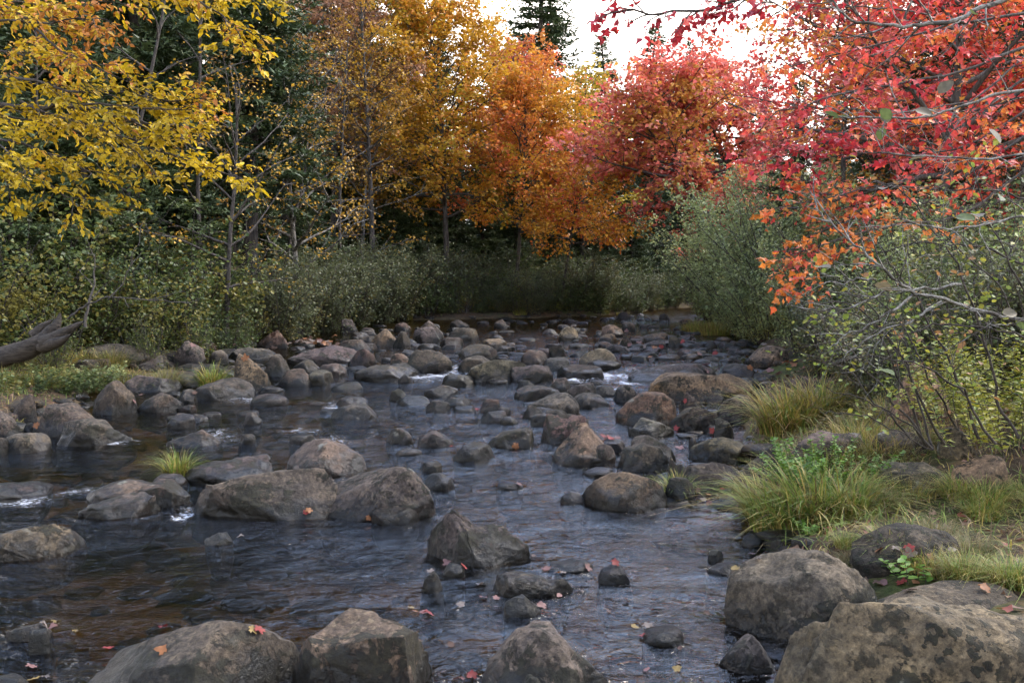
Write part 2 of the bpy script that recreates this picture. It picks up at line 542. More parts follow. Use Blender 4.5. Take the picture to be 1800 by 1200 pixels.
WZ = wlevel(WY) + calm * ((fbm(pp * np.array([2.2, 3.4, 1]), 2, 21) * .022).reshape(WX.shape) + (vnoise(pp * np.array([6.5, 9.5, 1]), 25) * .007).reshape(WX.shape)) + (fbm(pp * 6.5, 3, 33) * .055).reshape(WX.shape) * np.minimum(rapid, 1) \
    + .03 * (fbm(pp * .9, 2, 40)).reshape(WX.shape) * np.minimum(rapid, 1)
nx, ny = len(wx), len(wy)
idx = np.arange(nx * ny).reshape(ny, nx)
q = np.stack([idx[:-1, :-1], idx[:-1, 1:], idx[1:, 1:], idx[1:, :-1]], -1).reshape(-1, 4)
keep = (WD.ravel()[q].min(1) < .7)
q = q[keep]
used = np.unique(q)
remap = np.full(nx * ny, -1, dtype=np.int64)
remap[used] = np.arange(len(used))
WV = np.stack([WX, WY, WZ], -1).reshape(-1, 3)[used]
foam = np.clip(rapid.ravel()[used], 0, 1.3)
me = mesh_np('water', WV, [remap[q]], True, attrs={'rapid': np.clip(rapid.ravel()[used], 0, 1), 'foam': foam})
tag(link('water', me, M_WATER), 'dark brown stream water reflecting blue sky between the boulders', 'water', kind='structure')

# ------------------------------------------------------------------ boulders
_ICO = {}
def ico(level):
    if level in _ICO: return _ICO[level]
    t = (1 + 5 ** .5) / 2
    v = np.array([(-1, t, 0), (1, t, 0), (-1, -t, 0), (1, -t, 0), (0, -1, t), (0, 1, t), (0, -1, -t), (0, 1, -t), (t, 0, -1), (t, 0, 1), (-t, 0, -1), (-t, 0, 1)], dtype=float)
    v /= np.linalg.norm(v[0])
    f = np.array([(0, 11, 5), (0, 5, 1), (0, 1, 7), (0, 7, 10), (0, 10, 11), (1, 5, 9), (5, 11, 4), (11, 10, 2), (10, 7, 6), (7, 1, 8),
                  (3, 9, 4), (3, 4, 2), (3, 2, 6), (3, 6, 8), (3, 8, 9), (4, 9, 5), (2, 4, 11), (6, 2, 10), (8, 6, 7), (9, 8, 1)])
    for _ in range(level - 1):
        e = np.sort(np.concatenate([f[:, [0, 1]], f[:, [1, 2]], f[:, [2, 0]]]), 1)
        u, inv = np.unique(e, axis=0, return_inverse=True)
        inv = inv.ravel()
        m = v[u[:, 0]] + v[u[:, 1]]
        m /= np.linalg.norm(m, axis=1)[:, None]
        n0, nf = len(v), len(f)
        a, b, c = inv[:nf] + n0, inv[nf:2 * nf] + n0, inv[2 * nf:] + n0
        f = np.concatenate([np.stack([f[:, 0], a, c], 1), np.stack([f[:, 1], b, a], 1), np.stack([f[:, 2], c, b], 1), np.stack([a, b, c], 1)])
        v = np.concatenate([v, m])
    _ICO[level] = (v, f)
    return v, f

KINDS_ = {  # exponent, facets, cut, rough, lift, depth ratio
    'd': (2.6, 7, .82, .10, .06, .95),
    'b': (3.0, 9, .76, .10, .05, .85),
    'a': (2.6, 13, .64, .10, .05, .85),
    'f': (2.7, 5, .80, .07, .02, 1.05),
    's': (3.6, 7, .80, .06, .08, .85),
}
TINT = {'n': (1, 1, 1), 't': (1.75, 1.50, 1.18), 'k': (.58, .56, .54), 'g': (1.05, 1.06, 1.08), 'l': (1.25, 1.18, 1.08), 'm': (.8, .82, .66), 'p': (1.15, 1.0, .95)}

def rock_mesh(w, dep, H, under, kind, seed, level, prof=None, cuts=(), yaw=None, planes=()):
    rng = np.random.default_rng(seed)
    ex, nf, cut, rough, lift, _ = KINDS_[kind]
    d, f = ico(level)
    a = yaw if yaw is not None else rng.uniform(-.5, .5)
    p = d / (np.abs(d) ** ex).sum(1)[:, None] ** (1 / ex)
    ca, sa = math.cos(a), math.sin(a)
    p = np.stack([p[:, 0] * ca - p[:, 1] * sa, p[:, 0] * sa + p[:, 1] * ca, p[:, 2]], 1)
    off = rng.uniform(-50, 50, 3)
    p = p * (1 + 1.6 * rough * fbm(d * 1.1 + off, 2, seed))[:, None]
    for k in range(nf):
        n = rng.normal(size=3); n[2] = abs(n[2]) * .8
        n /= np.linalg.norm(n)
        c = cut * rng.uniform(.92, 1.12)
        s = p @ n - c
        p = p - np.outer(np.where(s > 0, s * .95, 0), n)
    for (n0, n1, n2, c) in cuts:
        n = np.array([n0, n1, n2], dtype=float); n /= np.linalg.norm(n)
        s = p @ n - c
        p = p - np.outer(np.where(s > 0, s * .94, 0), n)
    p = p * (1 + rough * .9 * fbm(d * 2.6 + off, 4, seed + 5) + (.012 if level > 4 else 0) * fbm(d * 13 + off, 3, seed + 9))[:, None]
    x, y, z = p[:, 0], p[:, 1], p[:, 2]
    x = (x - x.min()) / (x.max() - x.min()) * 2 - 1
    y = (y - y.min()) / (y.max() - y.min()) * 2 - 1
    z = np.where(z > 0, z / z.max(), z / -z.min())
    Z = np.where(z > 0, lift * H + z * H * (1 - lift), lift * H + z * (under + lift * H))
    if prof is not None:
        u = (x + 1) / 2
        nb = 24
        bi = np.clip((u * nb).astype(int), 0, nb - 1)
        S = np.array([Z[bi == b].max() if (bi == b).any() else H * .3 for b in range(nb)])
        S = np.convolve(np.pad(S, 1, mode='edge'), [.25, .5, .25], 'valid')
        T = np.interp((np.arange(nb) + .5) / nb, [q_[0] for q_ in prof], [q_[1] for q_ in prof]) * H
        rat = np.clip(np.interp(u, (np.arange(nb) + .5) / nb, T / np.maximum(S, .08 * H)), .12, 2.2)
        Z = np.where(Z > 0, Z * rat, Z)
    V = np.stack([x * w / 2, y * dep / 2, Z], 1)
    for n, q_ in planes:
        n = np.array(n, dtype=float); n /= np.linalg.norm(n)
        s = (V - np.array([q_[0] * w / 2, q_[1] * dep / 2, q_[2] * H])) @ n
        V = V - np.outer(np.where(s > 0, s * .97, 0), n)
    nn = d
    if level > 3:      # fracture lines and pitting
        sc_ = 1 / max(w, .25)
        r1 = 1 - np.abs(fbm(V * 2.2 * sc_ + off, 3, seed + 2)) * 2
        amp = .022 * w
        V = V - nn * (amp * np.clip(r1 - .72, 0, 1) * 2.2)[:, None] + nn * (.010 * w * fbm(V * 9 * sc_ + off, 3, seed + 3))[:, None]
    return V, f

ROCKS = []
NAMED = []          # (pixel x, pixel y, short name) of the rocks that carry a label of their own
import re
def short(label):
    t = re.split(r' (?:above|below|at|in|on|left|right|behind|beside|before|between|under|with|holding|just|cut|peppered|streaked|leaning|lying|among|near|washed|alone|sliding|roofing|touching|awash|breaking|filling|of|stretching|ending|ringed|joined|sloping|reaching|tilted|wedged|from|caught|reflecting|half|tucked|amid|over|around|upstream|by|forming|piled)\b', label)[0]
    return t.rstrip(',')
def beside(px, py):
    q = min(NAMED, key=lambda a: (a[0] - px) ** 2 + (2.2 * (a[1] - py)) ** 2)
    dx, dy = px - q[0], (py - q[1]) * 2.2
    if abs(dx) > abs(dy): r = 'just right of' if dx > 0 else 'just left of'
    else: r = 'in front of' if dy > 0 else 'just behind'
    return r + ' the ' + q[2]
def rock(x0, x1, yt, yb, kind='d', tint='n', label=None, group=None, name='boulder', cat='boulder', prof=None, cuts=(), dr=None, land=True, seed=None, yaw=None, level=None, planes=()):
    g = ground((x0 + x1) / 2, yb, land)
    dr = dr or KINDS_[kind][5]
    Yf = g[1]
    w = (x1 - x0) / FPX * Yf
    dep = w * dr
    Yc = Yf + dep * .42
    w = (x1 - x0) / FPX * Yc
    c = P((x0 + x1) / 2, yb, Yc)
    base = float(max(wlevel(Yc), terrain(np.array([c[0]]), np.array([Yc]))[0])) if land else float(wlevel(Yc))
    base = min(base, g[2] + .06)
    top = P((x0 + x1) / 2, yt, Yc)[2]
    H = max(top - base, .04 * w + .015)
    px = x1 - x0
    lv = level or (6 if px > 200 else 5 if px > 85 else 4 if px > 26 else 3)
    sd = seed if seed is not None else int(x0 * 7 + yt * 13) % 9973
    V, f = rock_mesh(w, dep, H, .25 + .25 * H, kind, sd, lv, prof, cuts, yaw, planes)
    wl_ = wlevel(Yc)
    me = mesh_np(name, V, [f], True, attrs={'above_water': V[:, 2] + base - wl_})
    o = link(name, me, M_ROCK, None, (c[0], Yc, base))
    t = np.array(TINT[tint]) * np.random.default_rng(sd).uniform(.72, 1.38) * (1 + np.random.default_rng(sd + 1).normal(size=3) * .05)
    o.color = (*t, 1)
    if label and not group and len(short(label).split()) > 2: NAMED.append(((x0 + x1) / 2, yb, short(label)))
    tag(o, label, cat, group)
    ROCKS.append((c[0], Yc, w / 2, dep / 2, H))
    return o

R = rock
# near edge of the picture
R(150, 528, 1084, 1250, 's', 'l', 'large flat topped grey slab at the bottom left edge', prof=[(0, .12), (.18, .45), (.45, .92), (.6, 1), (.72, .92), (.9, .62), (1, .4)], dr=.75, seed=11, yaw=.0, planes=[((-.30, -.30, 1), (.15, .25, .93)), ((.72, -.62, .30), (.52, -.1, .75)), ((.2, .9, .5), (0, .7, .8))])
R(503, 762, 1079, 1235, 's', 'l', 'flat topped boulder with dark mossy front, beside the bottom left slab', prof=[(0, .55), (.12, .75), (.4, .98), (.6, 1), (.85, .85), (1, .6)], dr=.8, seed=23, yaw=0, planes=[((-.02, -.20, 1), (.0, .2, .93)), ((.05, -1, .10), (0, -.62, .5)), ((-.8, -.5, .2), (-.75, -.2, .6)), ((.8, -.3, .15), (.86, 0, .6))])
R(836, 1070, 1096, 1240, 'd', 'n', 'peaked round boulder at the bottom edge, in mid stream', prof=[(0, .2), (.12, .5), (.3, .88), (.45, 1), (.6, .92), (.8, .6), (1, .25)], dr=.85, seed=31)
R(900, 970, 1186, 1262, 'd', 'n', 'small stone leaning on the front of the peaked round boulder', level=5)
R(1346, 1930, 1046, 1330, 'd', 'l', 'huge speckled brown boulder filling the bottom right corner', prof=[(0, .45), (.06, .8), (.16, .97), (.3, 1), (.5, .95), (.7, .88), (1, .75)], dr=.42, seed=5, yaw=0.0)
R(1270, 1545, 966, 1126, 'd', 'l', 'round boulder with white speckled crown behind the bottom right boulder', prof=[(0, .3), (.06, .62), (.2, .82), (.45, .97), (.62, 1), (.85, .8), (1, .5)], dr=.8, seed=47, yaw=.2)
R(1264, 1364, 1112, 1185, 'a', 'g', 'small angular grey stone wedged before the two bottom right boulders', seed=53, level=5)
R(1490, 1700, 925, 1000, 'f', 'm', 'half buried grey rock in the grass behind the white speckled boulder', dr=.7, seed=61)
R(1520, 1830, 1030, 1090, 'f', 'm', 'low flat rock under fallen leaves behind the bottom right boulder', dr=.5, seed=67)
# left of mid stream
R(338, 612, 820, 912, 'b', 'l', 'broad pale boulder with dark moss patches, left of mid stream', prof=[(0, .35), (.08, .6), (.3, .85), (.6, .97), (.8, 1), (1, .8)], dr=.7, seed=71, yaw=.1)
R(547, 772, 812, 914, 'd', 'n', 'tilted wedge boulder leaning against the broad pale boulder', prof=[(0, .2), (.1, .45), (.4, .75), (.7, 1), (.82, .92), (.95, .55), (1, .3)], dr=.75, seed=73, cuts=[(-.55, -.25, 1, .7)], yaw=0.1)
R(654, 736, 887, 922, 'd', 'k', 'small dark dome at the foot of the tilted wedge boulder')
R(502, 657, 771, 836, 'd', 'n', 'smooth dome boulder behind the broad pale boulder', seed=79)
R(328, 490, 801, 852, 'f', 'n', 'long low rock behind the broad pale boulder, beside a grass tuft', prof=[(0, .3), (.2, .7), (.6, .95), (.85, 1), (1, .5)])
R(440, 478, 796, 815, 'd', 'p', 'small pinkish stone behind the long low rock')
R(270, 330, 833, 856, 'd', 'n', 'small rounded stone below the grass tuft in the stream')
R(155, 300, 841, 885, 'f', 'p', 'low pinkish brown rock upstream of the flat grey rock', prof=[(0, .2), (.3, .8), (.6, 1), (1, .6)])
R(233, 330, 845, 893, 'd', 'p', 'smooth rounded rock end touching the gap left of the pale boulder')
R(128, 279, 867, 912, 'a', 'g', 'flat grey rock in the current on the left', prof=[(0, .1), (.25, .5), (.55, .85), (.8, 1), (.95, .7), (1, .4)])
R(-60, 144, 917, 984, 'b', 'l', 'boulder cut off by the left edge above the dark pool', prof=[(0, .6), (.5, .85), (.75, 1), (.9, .8), (1, .4)], seed=83)
R(-60, 88, 849, 884, 'f', 'k', 'low dark rock washed by the current at the left edge')
R(361, 411, 936, 959, 'd', 'g', 'tiny grey stone alone in the dark pool', level=5)
R(15, 95, 1095, 1128, 'a', 'k', 'dark stone tip with a curled leaf at the lower left')
R(48, 95, 1105, 1150, 'a', 'g', 'thin grey shard beside the dark stone tip at lower left')
R(-30, 60, 1190, 1240, 'f', 'n', 'leaf strewn stone in the bottom left corner')
# mid stream, near
R(738, 947, 889, 994, 'a', 'n', 'jagged pyramid rock streaked with dark moss in mid stream', prof=[(0, .15), (.1, .55), (.25, 1), (.38, .85), (.5, .6), (.6, .66), (.72, .6), (.9, .3), (1, .12)], dr=.7, seed=97, level=6)
R(737, 782, 1004, 1042, 'a', 'g', 'small tilted grey stone below the jagged pyramid rock')
R(778, 818, 990, 1012, 'd', 'k', 'tiny dark stone with red leaves under the pyramid rock')
R(858, 1008, 1002, 1052, 'b', 'k', 'dark saddle shaped rock below the pyramid rock', prof=[(0, .5), (.15, .95), (.4, 1), (.62, .85), (.75, .62), (.87, .92), (1, .3)], seed=101, level=6)
R(883, 952, 1044, 1087, 'd', 'g', 'smooth grey cobble in front of the saddle shaped rock', level=5)
R(962, 1043, 982, 1005, 'f', 'k', 'thin dark stone with leaves right of the pyramid rock', prof=[(0, .2), (.5, .6), (.8, 1), (1, .5)])
R(1049, 1115, 988, 1024, 'a', 'k', 'small dark rock holding one upright red leaf')
R(1128, 1204, 1102, 1135, 'f', 'k', 'low dark stone ringed by fallen leaves near the bottom right')
R(1238, 1304, 982, 1012, 'f', 'k', 'flat wet stone near the right bank with a yellow leaf', prof=[(0, .4), (.5, .7), (1, .4)])
R(1240, 1272, 966, 986, 'a', 'k', 'tiny black stone beside the flat wet stone')
R(1300, 1348, 938, 962, 'd', 'k', 'small dark wet cobble under the grass edge')
R(1348, 1402, 940, 966, 'd', 'n', 'grey stone under the hanging grass, right of the wet cobble')
R(1366, 1400, 958, 978, 'd', 'k', 'tiny stone in the inlet beneath the hanging grass')
R(1018, 1174, 826, 898, 'd', 't', 'tan dome boulder peppered with black moss spots', prof=[(0, .3), (.12, .7), (.35, .95), (.5, 1), (.75, .85), (.92, .6), (1, .3)], seed=103)
R(984, 1028, 864, 888, 'd', 'g', 'small wet stone left of the black spotted dome')
R(1160, 1225, 838, 886, 'b', 'k', 'dark low rock with a grass tuft right of the black spotted dome')
R(738, 778, 811, 830, 's', 'k', 'small layered dark stone behind the wedge boulder')
R(742, 802, 831, 860, 'd', 'k', 'dark stone just right of the wedge boulder peak')
R(872, 920, 847, 860, 'f', 'k', 'thin flat stone alone in the blue current')
R(796, 872, 777, 810, 'd', 'k', 'dark rounded cobble in the middle of the current')
R(856, 943, 751, 790, 'a', 'n', 'blocky brown rock with an orange leaf, right of the dark cobble', prof=[(0, .3), (.35, .8), (.8, 1), (1, .7)])
R(678, 729, 751, 780, 'd', 'k', 'small dark dome behind the smooth dome boulder')
R(726, 808, 754, 786, 'a', 'n', 'low peaked rock between two dark cobbles', prof=[(0, .2), (.3, .7), (.45, 1), (.7, .6), (1, .2)])
R(692, 742, 788, 802, 'f', 'n', 'thin brown stone awash below the low peaked rock')
R(944, 1045, 727, 779, 'b', 'p', 'smooth brown block boulder left of the pointed tan rock', prof=[(0, .6), (.15, .95), (.6, 1), (.9, .95), (1, .6)], seed=107)
R(968, 1082, 744, 818, 'a', 't', 'pointed tan rock in front of the smooth block boulder', prof=[(0, .25), (.25, .6), (.42, .97), (.55, 1), (.7, .7), (.85, .45), (1, .3)], seed=109)
R(1030, 1082, 779, 818, 'd', 'k', 'small black rock at the right foot of the pointed tan rock')
R(1056, 1102, 772, 797, 'd', 'k', 'dark stone under a pile of red leaves')
R(1104, 1189, 764, 818, 'd', 'n', 'mossy round boulder behind the split faced cobble')
R(1087, 1178, 779, 830, 'b', 'l', 'split faced cobble leaning on the mossy round boulder', prof=[(0, .35), (.15, .8), (.5, 1), (.8, .9), (1, .4)])
R(1025, 1080, 822, 838, 'f', 'k', 'wet dark ledge between the black spotted dome and the pointed rock')
# right side, mid distance
R(1210, 1330, 766, 815, 'd', 't', 'tan dome with black spots beside the drooping grass tussock', prof=[(0, .3), (.3, .95), (.5, 1), (.8, .7), (1, .3)])
R(1173, 1302, 810, 868, 'b', 'k', 'dark blocky rock below the tan dome beside the grass', prof=[(0, .6), (.1, .9), (.6, 1), (1, .8)])
R(1276, 1372, 781, 872, 'a', 'g', 'grey angular rock tilted up to a point by the green herb', prof=[(0, .3), (.3, .55), (.7, .85), (.88, 1), (1, .7)], seed=113)
R(1254, 1288, 735, 768, 'b', 'g', 'small upright grey stone at the foot of the drooping grass')
R(1098, 1188, 734, 770, 'a', 'n', 'ridged rock with pale streaks behind the mossy round boulder', prof=[(0, .2), (.35, 1), (.7, .75), (1, .3)])
R(1142, 1186, 725, 744, 's', 'g', 'small flat pale stone on the ridged rock')
R(1079, 1195, 687, 748, 'd', 't', 'boulder with ochre lichen crown below the long whale backed boulder', prof=[(0, .3), (.2, .7), (.45, 1), (.75, .95), (.92, .7), (1, .3)], seed=127)
R(1192, 1240, 689, 726, 'a', 'k', 'dark triangular stone right of the ochre crowned boulder', prof=[(0, .3), (.3, 1), (.7, .6), (1, .3)])
R(1176, 1262, 712, 758, 'b', 'k', 'dark block below the triangular stone')
R(1238, 1275, 690, 712, 'd', 'p', 'small pinkish cobble under the whale backed boulder')
R(1256, 1335, 693, 745, 'd', 'l', 'rounded pale stone tucked against the drooping grass tussock')
R(1200, 1245, 737, 755, 'f', 'n', 'little flat stone before the dark block')
R(1228, 1256, 741, 758, 'd', 'k', 'little dark stone beside the upright grey stone')
R(1210, 1226, 769, 792, 'd', 'k', 'black pebble left of the tan dome with black spots')
R(1137, 1335, 654, 708, 'b', 't', 'long whale backed boulder right of the white water', prof=[(0, .75), (.1, .95), (.25, 1), (.7, .95), (.9, .7), (1, .35)], seed=131, dr=.5)
R(1088, 1270, 638, 672, 'f', 'n', 'broad flat slab sloping into the white water', prof=[(0, .1), (.3, .65), (.55, .95), (.8, 1), (1, .5)], dr=.6)
R(1268, 1330, 640, 664, 'f', 'n', 'low brown ledge behind the whale backed boulder')
R(1318, 1366, 655, 678, 'f', 'k', 'dark flat stone at the right end of the whale backed boulder')
R(1308, 1388, 606, 645, 'd', 't', 'sandy coloured boulder at the right bank under the shrubs', prof=[(0, .2), (.3, .8), (.55, 1), (.85, .85), (1, .4)])
R(1378, 1448, 662, 704, 'd', 'p', 'speckled boulder behind the drooping grass tussock')
R(1556, 1672, 636, 742, 'b', 't', 'tan boulder half hidden behind the bare stems on the right', dr=.6)
R(1652, 1716, 750, 806, 's', 't', 'upright block of pale stone on the right bank')
R(1662, 1768, 798, 872, 's', 't', 'square pale stone below the upright block')
R(1536, 1662, 812, 872, 'd', 'm', 'pale green mossed rock lying in the grass on the right')
R(1518, 1626, 757, 818, 'a', 'k', 'dark overhanging rock below the bare stems')
R(1362, 1556, 756, 832, 'f', 'n', 'earthy rock ledge behind the bright green herb', dr=.6)
# centre, around the white water
R(924, 1020, 689, 732, 'd', 'n', 'domed boulder with a dark corner below the white water', seed=137)
R(903, 985, 671, 704, 'f', 'n', 'low rock behind the dark cornered boulder', prof=[(0, .4), (.3, .7), (.6, .8), (1, .5)])
R(908, 948, 668, 688, 'd', 'n', 'little dome at the left end of the rocks below the white water')
R(964, 1006, 663, 690, 'd', 'g', 'smooth grey egg shaped stone just below the white water')
R(984, 1058, 671, 712, 'a', 'n', 'angular brown rock right of the egg shaped stone', prof=[(0, .5), (.4, .85), (.75, 1), (1, .5)])
R(1042, 1082, 676, 696, 'd', 'n', 'small round stone left of the white water outlet')
R(1005, 1070, 690, 718, 'f', 'n', 'flat stone ending in a small dark notch')
R(918, 958, 712, 738, 'd', 'k', 'little dark peak before the dark cornered boulder')
R(932, 985, 726, 748, 'd', 'k', 'low stone behind the smooth block boulder')
R(1076, 1130, 675, 708, 'd', 'n', 'round brown stone between the white water and the ochre crowned boulder')
R(816, 925, 630, 672, 'b', 'l', 'broad pale boulder left of the white water, joined to a dark lobe', prof=[(0, .4), (.15, .75), (.5, 1), (.8, .9), (1, .8)], seed=139)
R(893, 975, 638, 673, 'd', 'n', 'dark lobed end rock right of the broad pale centre boulder', prof=[(0, .9), (.3, .75), (.6, .95), (.85, .8), (1, .3)])
R(804, 868, 624, 656, 'd', 'k', 'dark oval stone behind the broad pale centre boulder')
R(953, 1008, 628, 652, 'd', 'g', 'smooth grey oval right of the dark lobed rock')
R(978, 1062, 640, 667, 'b', 'k', 'dark block at the head of the white water')
R(1016, 1087, 612, 642, 'b', 't', 'trapezoid tan boulder above the white water', prof=[(0, .3), (.2, .75), (.5, 1), (.72, .95), (1, .3)])
R(1028, 1094, 633, 648, 'f', 'n', 'thin slab below the trapezoid tan boulder')
R(1032, 1066, 668, 677, 'f', 'k', 'black stone in the middle of the white water')
R(774, 840, 657, 677, 'd', 'm', 'low mossy dome left below the broad pale centre boulder')
R(715, 797, 614, 654, 'b', 'm', 'dark mossy cube shaped boulder at the left of the white water', prof=[(0, .55), (.2, .95), (.5, 1), (.8, .75), (1, .45)])
R(684, 724, 620, 648, 'd', 'p', 'brownish stone left of the mossy cube shaped boulder')
R(624, 735, 641, 668, 'f', 'n', 'pair forming long smooth grey back left of the rapids', prof=[(0, .4), (.3, .9), (.6, 1), (.9, .7), (1, .4)])
R(680, 750, 638, 656, 'f', 'g', 'flat grey rock behind the long smooth back')
R(612, 662, 611, 644, 'd', 'p', 'rounded brown boulder above the long smooth back', prof=[(0, .2), (.35, .85), (.6, 1), (.9, .7), (1, .3)])
R(700, 726, 657, 672, 'd', 'n', 'little stone at the right end of the long smooth back')
R(649, 702, 577, 610, 'a', 't', 'pyramid shaped tan boulder at the far left shore', prof=[(0, .2), (.3, .7), (.55, 1), (.8, .6), (1, .15)])
R(690, 722, 582, 610, 'd', 'm', 'mossy stone right of the far tan pyramid')
R(724, 776, 574, 602, 'd', 'n', 'domed grey brown boulder at the far shore')
R(735, 782, 562, 596, 'd', 'n', 'tall rounded boulder behind the far domed one', prof=[(0, .5), (.4, 1), (.75, .6), (1, .2)])
R(782, 842, 575, 600, 'd', 'm', 'dark mossy mound at the far shore')
R(790, 826, 562, 577, 'b', 'p', 'pinkish brown block at the far shore')
R(692, 722, 567, 583, 'd', 'p', 'small brown dome at the far shore')
R(868, 893, 561, 577, 's', 'l', 'small pale block at the far shore')
R(772, 815, 592, 610, 'd', 'k', 'dark cobble between the far mossy mound and the riffle')
R(845, 892, 595, 612, 'd', 't', 'tan oval stone in the far riffle')
R(795, 880, 605, 632, 'f', 'm', 'long ribbed flat rock in the far riffle')
R(853, 876, 612, 632, 'd', 'n', 'small stone on the end of the long ribbed rock')
R(981, 1020, 574, 600, 'd', 't', 'tan block over a dark base in the far riffle')
R(1055, 1096, 570, 592, 'd', 't', 'sandy dome near the far bend')
R(1050, 1090, 586, 602, 'b', 't', 'flat tan stone below the sandy dome')
R(1088, 1114, 590, 614, 's', 'l', 'small upright cube in the far riffle')
R(1130, 1178, 585, 603, 'd', 't', 'wide tan stone upstream of the dark tray shaped rock')
R(1120, 1172, 598, 616, 'b', 'n', 'dark tray shaped rock right of the upright cube')
R(1172, 1204, 590, 610, 'd', 'n', 'small round tan stone right of the tray shaped rock')
R(1050, 1084, 600, 616, 'd', 't', 'pale oval stone left of the upright cube')
R(1070, 1108, 606, 620, 'd', 'n', 'low brown stone below the pale oval')
R(1150, 1202, 622, 634, 's', 'k', 'thin dark plank shaped rock in the calm water on the right')
R(940, 970, 612, 632, 'd', 'n', 'dark brown cube stone in the central riffle')
R(962, 1000, 608, 632, 'b', 'k', 'overhanging dark stone in the central riffle')
R(915, 964, 614, 640, 'd', 'l', 'stone capped with dry grass in the central riffle')
R(1092, 1118, 566, 582, 'd', 'l', 'pale round stone near the far bend')
R(1080, 1110, 548, 562, 'd', 'n', 'dark mound at the foot of the far bank grass')
R(1158, 1178, 551, 564, 'd', 'n', 'small dark stone under the shrub at the far bend')
R(1236, 1262, 598, 612, 'd', 'n', 'brown cobble below the right shrubs')
R(1262, 1296, 602, 612, 'f', 'p', 'low pinkish stone below the right shrubs')
# left of centre, in the current
R(684, 724, 683, 706, 'a', 'k', 'dark cap shaped rock in the left current')
R(692, 758, 695, 713, 'f', 'k', 'low dark rock below the dark cap')
R(745, 810, 677, 698, 'd', 'k', 'broad dark mound in the current below the rapids')
R(748, 792, 703, 724, 'd', 'k', 'left one of two dark rocks below the broad mound')
R(768, 828, 698, 716, 'f', 'k', 'flat dark rock stretching right below the broad mound')
R(796, 840, 714, 726, 'f', 'k', 'awash dark stone left of the brown faced cobble')
R(839, 886, 700, 727, 'd', 'p', 'brown faced cobble with a red leaf in the current')
R(872, 898, 714, 730, 'd', 'k', 'small dark stone touching the brown faced cobble')
R(844, 896, 721, 744, 'd', 'k', 'dark stone in front of the brown faced cobble')
R(880, 912, 732, 747, 'f', 'g', 'thin stone right of the dark stone in the current')
R(581, 668, 711, 737, 'f', 'n', 'low speckled rock awash in the left rapids')
R(428, 462, 724, 747, 'd', 'k', 'small dark stone breaking the left rapids')
R(292, 345, 726, 752, 'd', 'n', 'smooth rounded stone near the left bank')
R(295, 392, 756, 786, 'b', 'p', 'reddish brown oval boulder with a dark leaf patch', seed=149)
R(418, 452, 762, 782, 'd', 'k', 'small olive stone awash right of the reddish oval boulder')
R(510, 560, 762, 782, 'f', 'g', 'wet grey stone just breaking the surface of the left rapids')
R(440, 508, 692, 712, 'f', 'k', 'dark low stone at the head of the left rapids')
R(312, 345, 711, 722, 'd', 'p', 'tiny pinkish stone near the left bank')
# left bank
R(104, 240, 732, 783, 'b', 'n', 'smooth bluish boulder on the left sliding into the stream', prof=[(0, .5), (.12, .85), (.35, 1), (.6, .8), (.85, .35), (1, .1)], seed=151)
R(66, 190, 707, 768, 'd', 'n', 'dark round shouldered boulder behind the bluish one', prof=[(0, .6), (.2, .95), (.45, 1), (.75, .7), (1, .3)], seed=157)
R(20, 70, 692, 745, 'a', 'k', 'dark upright rock near the left edge', prof=[(0, .3), (.5, .9), (.65, 1), (1, .5)])
R(-30, 50, 722, 772, 'a', 'p', 'rough reddish rock at the left edge')
R(5, 84, 761, 797, 'f', 'n', 'flat topped rock at the waterline by the left edge')
R(-30, 16, 768, 802, 'f', 'k', 'dark slanting slab cut by the left edge')
R(42, 68, 742, 766, 'd', 'k', 'small dark stone between the left edge boulders')
R(152, 242, 667, 730, 'a', 'k', 'dark pointed boulder with mossy side under the grassy ledge', prof=[(0, .25), (.3, .75), (.55, 1), (.75, .7), (1, .35)], seed=163)
R(243, 322, 689, 724, 'd', 'k', 'black low boulder at the left waterline')
R(312, 347, 684, 708, 'd', 'g', 'small tilted grey stone right of the black low boulder')
R(338, 452, 664, 702, 'd', 'k', 'dark boulder with a hanging grass tuft on the left bank')
R(400, 478, 621, 690, 'a', 't', 'pointed tan boulder on the left bank', prof=[(0, .5), (.22, 1), (.45, .88), (.8, .6), (1, .4)], seed=167)
R(425, 478, 652, 686, 'd', 'k', 'dark round foot stone below the pointed tan boulder')
R(345, 400, 640, 676, 'd', 'm', 'mossy mound left of the pointed tan boulder')
R(488, 558, 647, 678, 'd', 'p', 'brown oval boulder at the left bank waterline', seed=173)
R(540, 588, 650, 676, 'd', 'n', 'greyish stone right of the brown oval boulder')
R(512, 562, 632, 656, 'd', 'm', 'mossy rounded rock under the overhanging slab')
R(560, 612, 638, 662, 'd', 'n', 'rounded rock right of the mossy one under the slab')
R(505, 640, 606, 640, 's', 'n', 'big overhanging slab roofing a dark hollow on the left bank', prof=[(0, .3), (.3, .7), (.6, 1), (.85, .8), (1, .4)], dr=.6)
R(458, 512, 622, 662, 'b', 'n', 'blocky rock between the tan pointed boulder and the slab')
R(395, 488, 611, 634, 'f', 'n', 'long arched rock behind the pointed tan boulder')
R(304, 368, 598, 644, 'd', 'n', 'steep rounded rock beside the golden grass', prof=[(0, .4), (.4, 1), (.75, .75), (1, .3)])
R(364, 404, 614, 642, 'd', 'n', 'rounded rock right of the steep one on the left bank')
R(218, 306, 593, 616, 's', 'l', 'flat capstone on the left bank', dr=.6)
R(128, 262, 603, 632, 'f', 'n', 'low broad rock left of the flat capstone', dr=.6)
R(165, 198, 630, 652, 'd', 'p', 'small brown stone in the golden grass')
R(452, 512, 580, 612, 'a', 't', 'tan pointed rock above the arched one', prof=[(0, .3), (.4, .8), (.65, 1), (1, .4)])
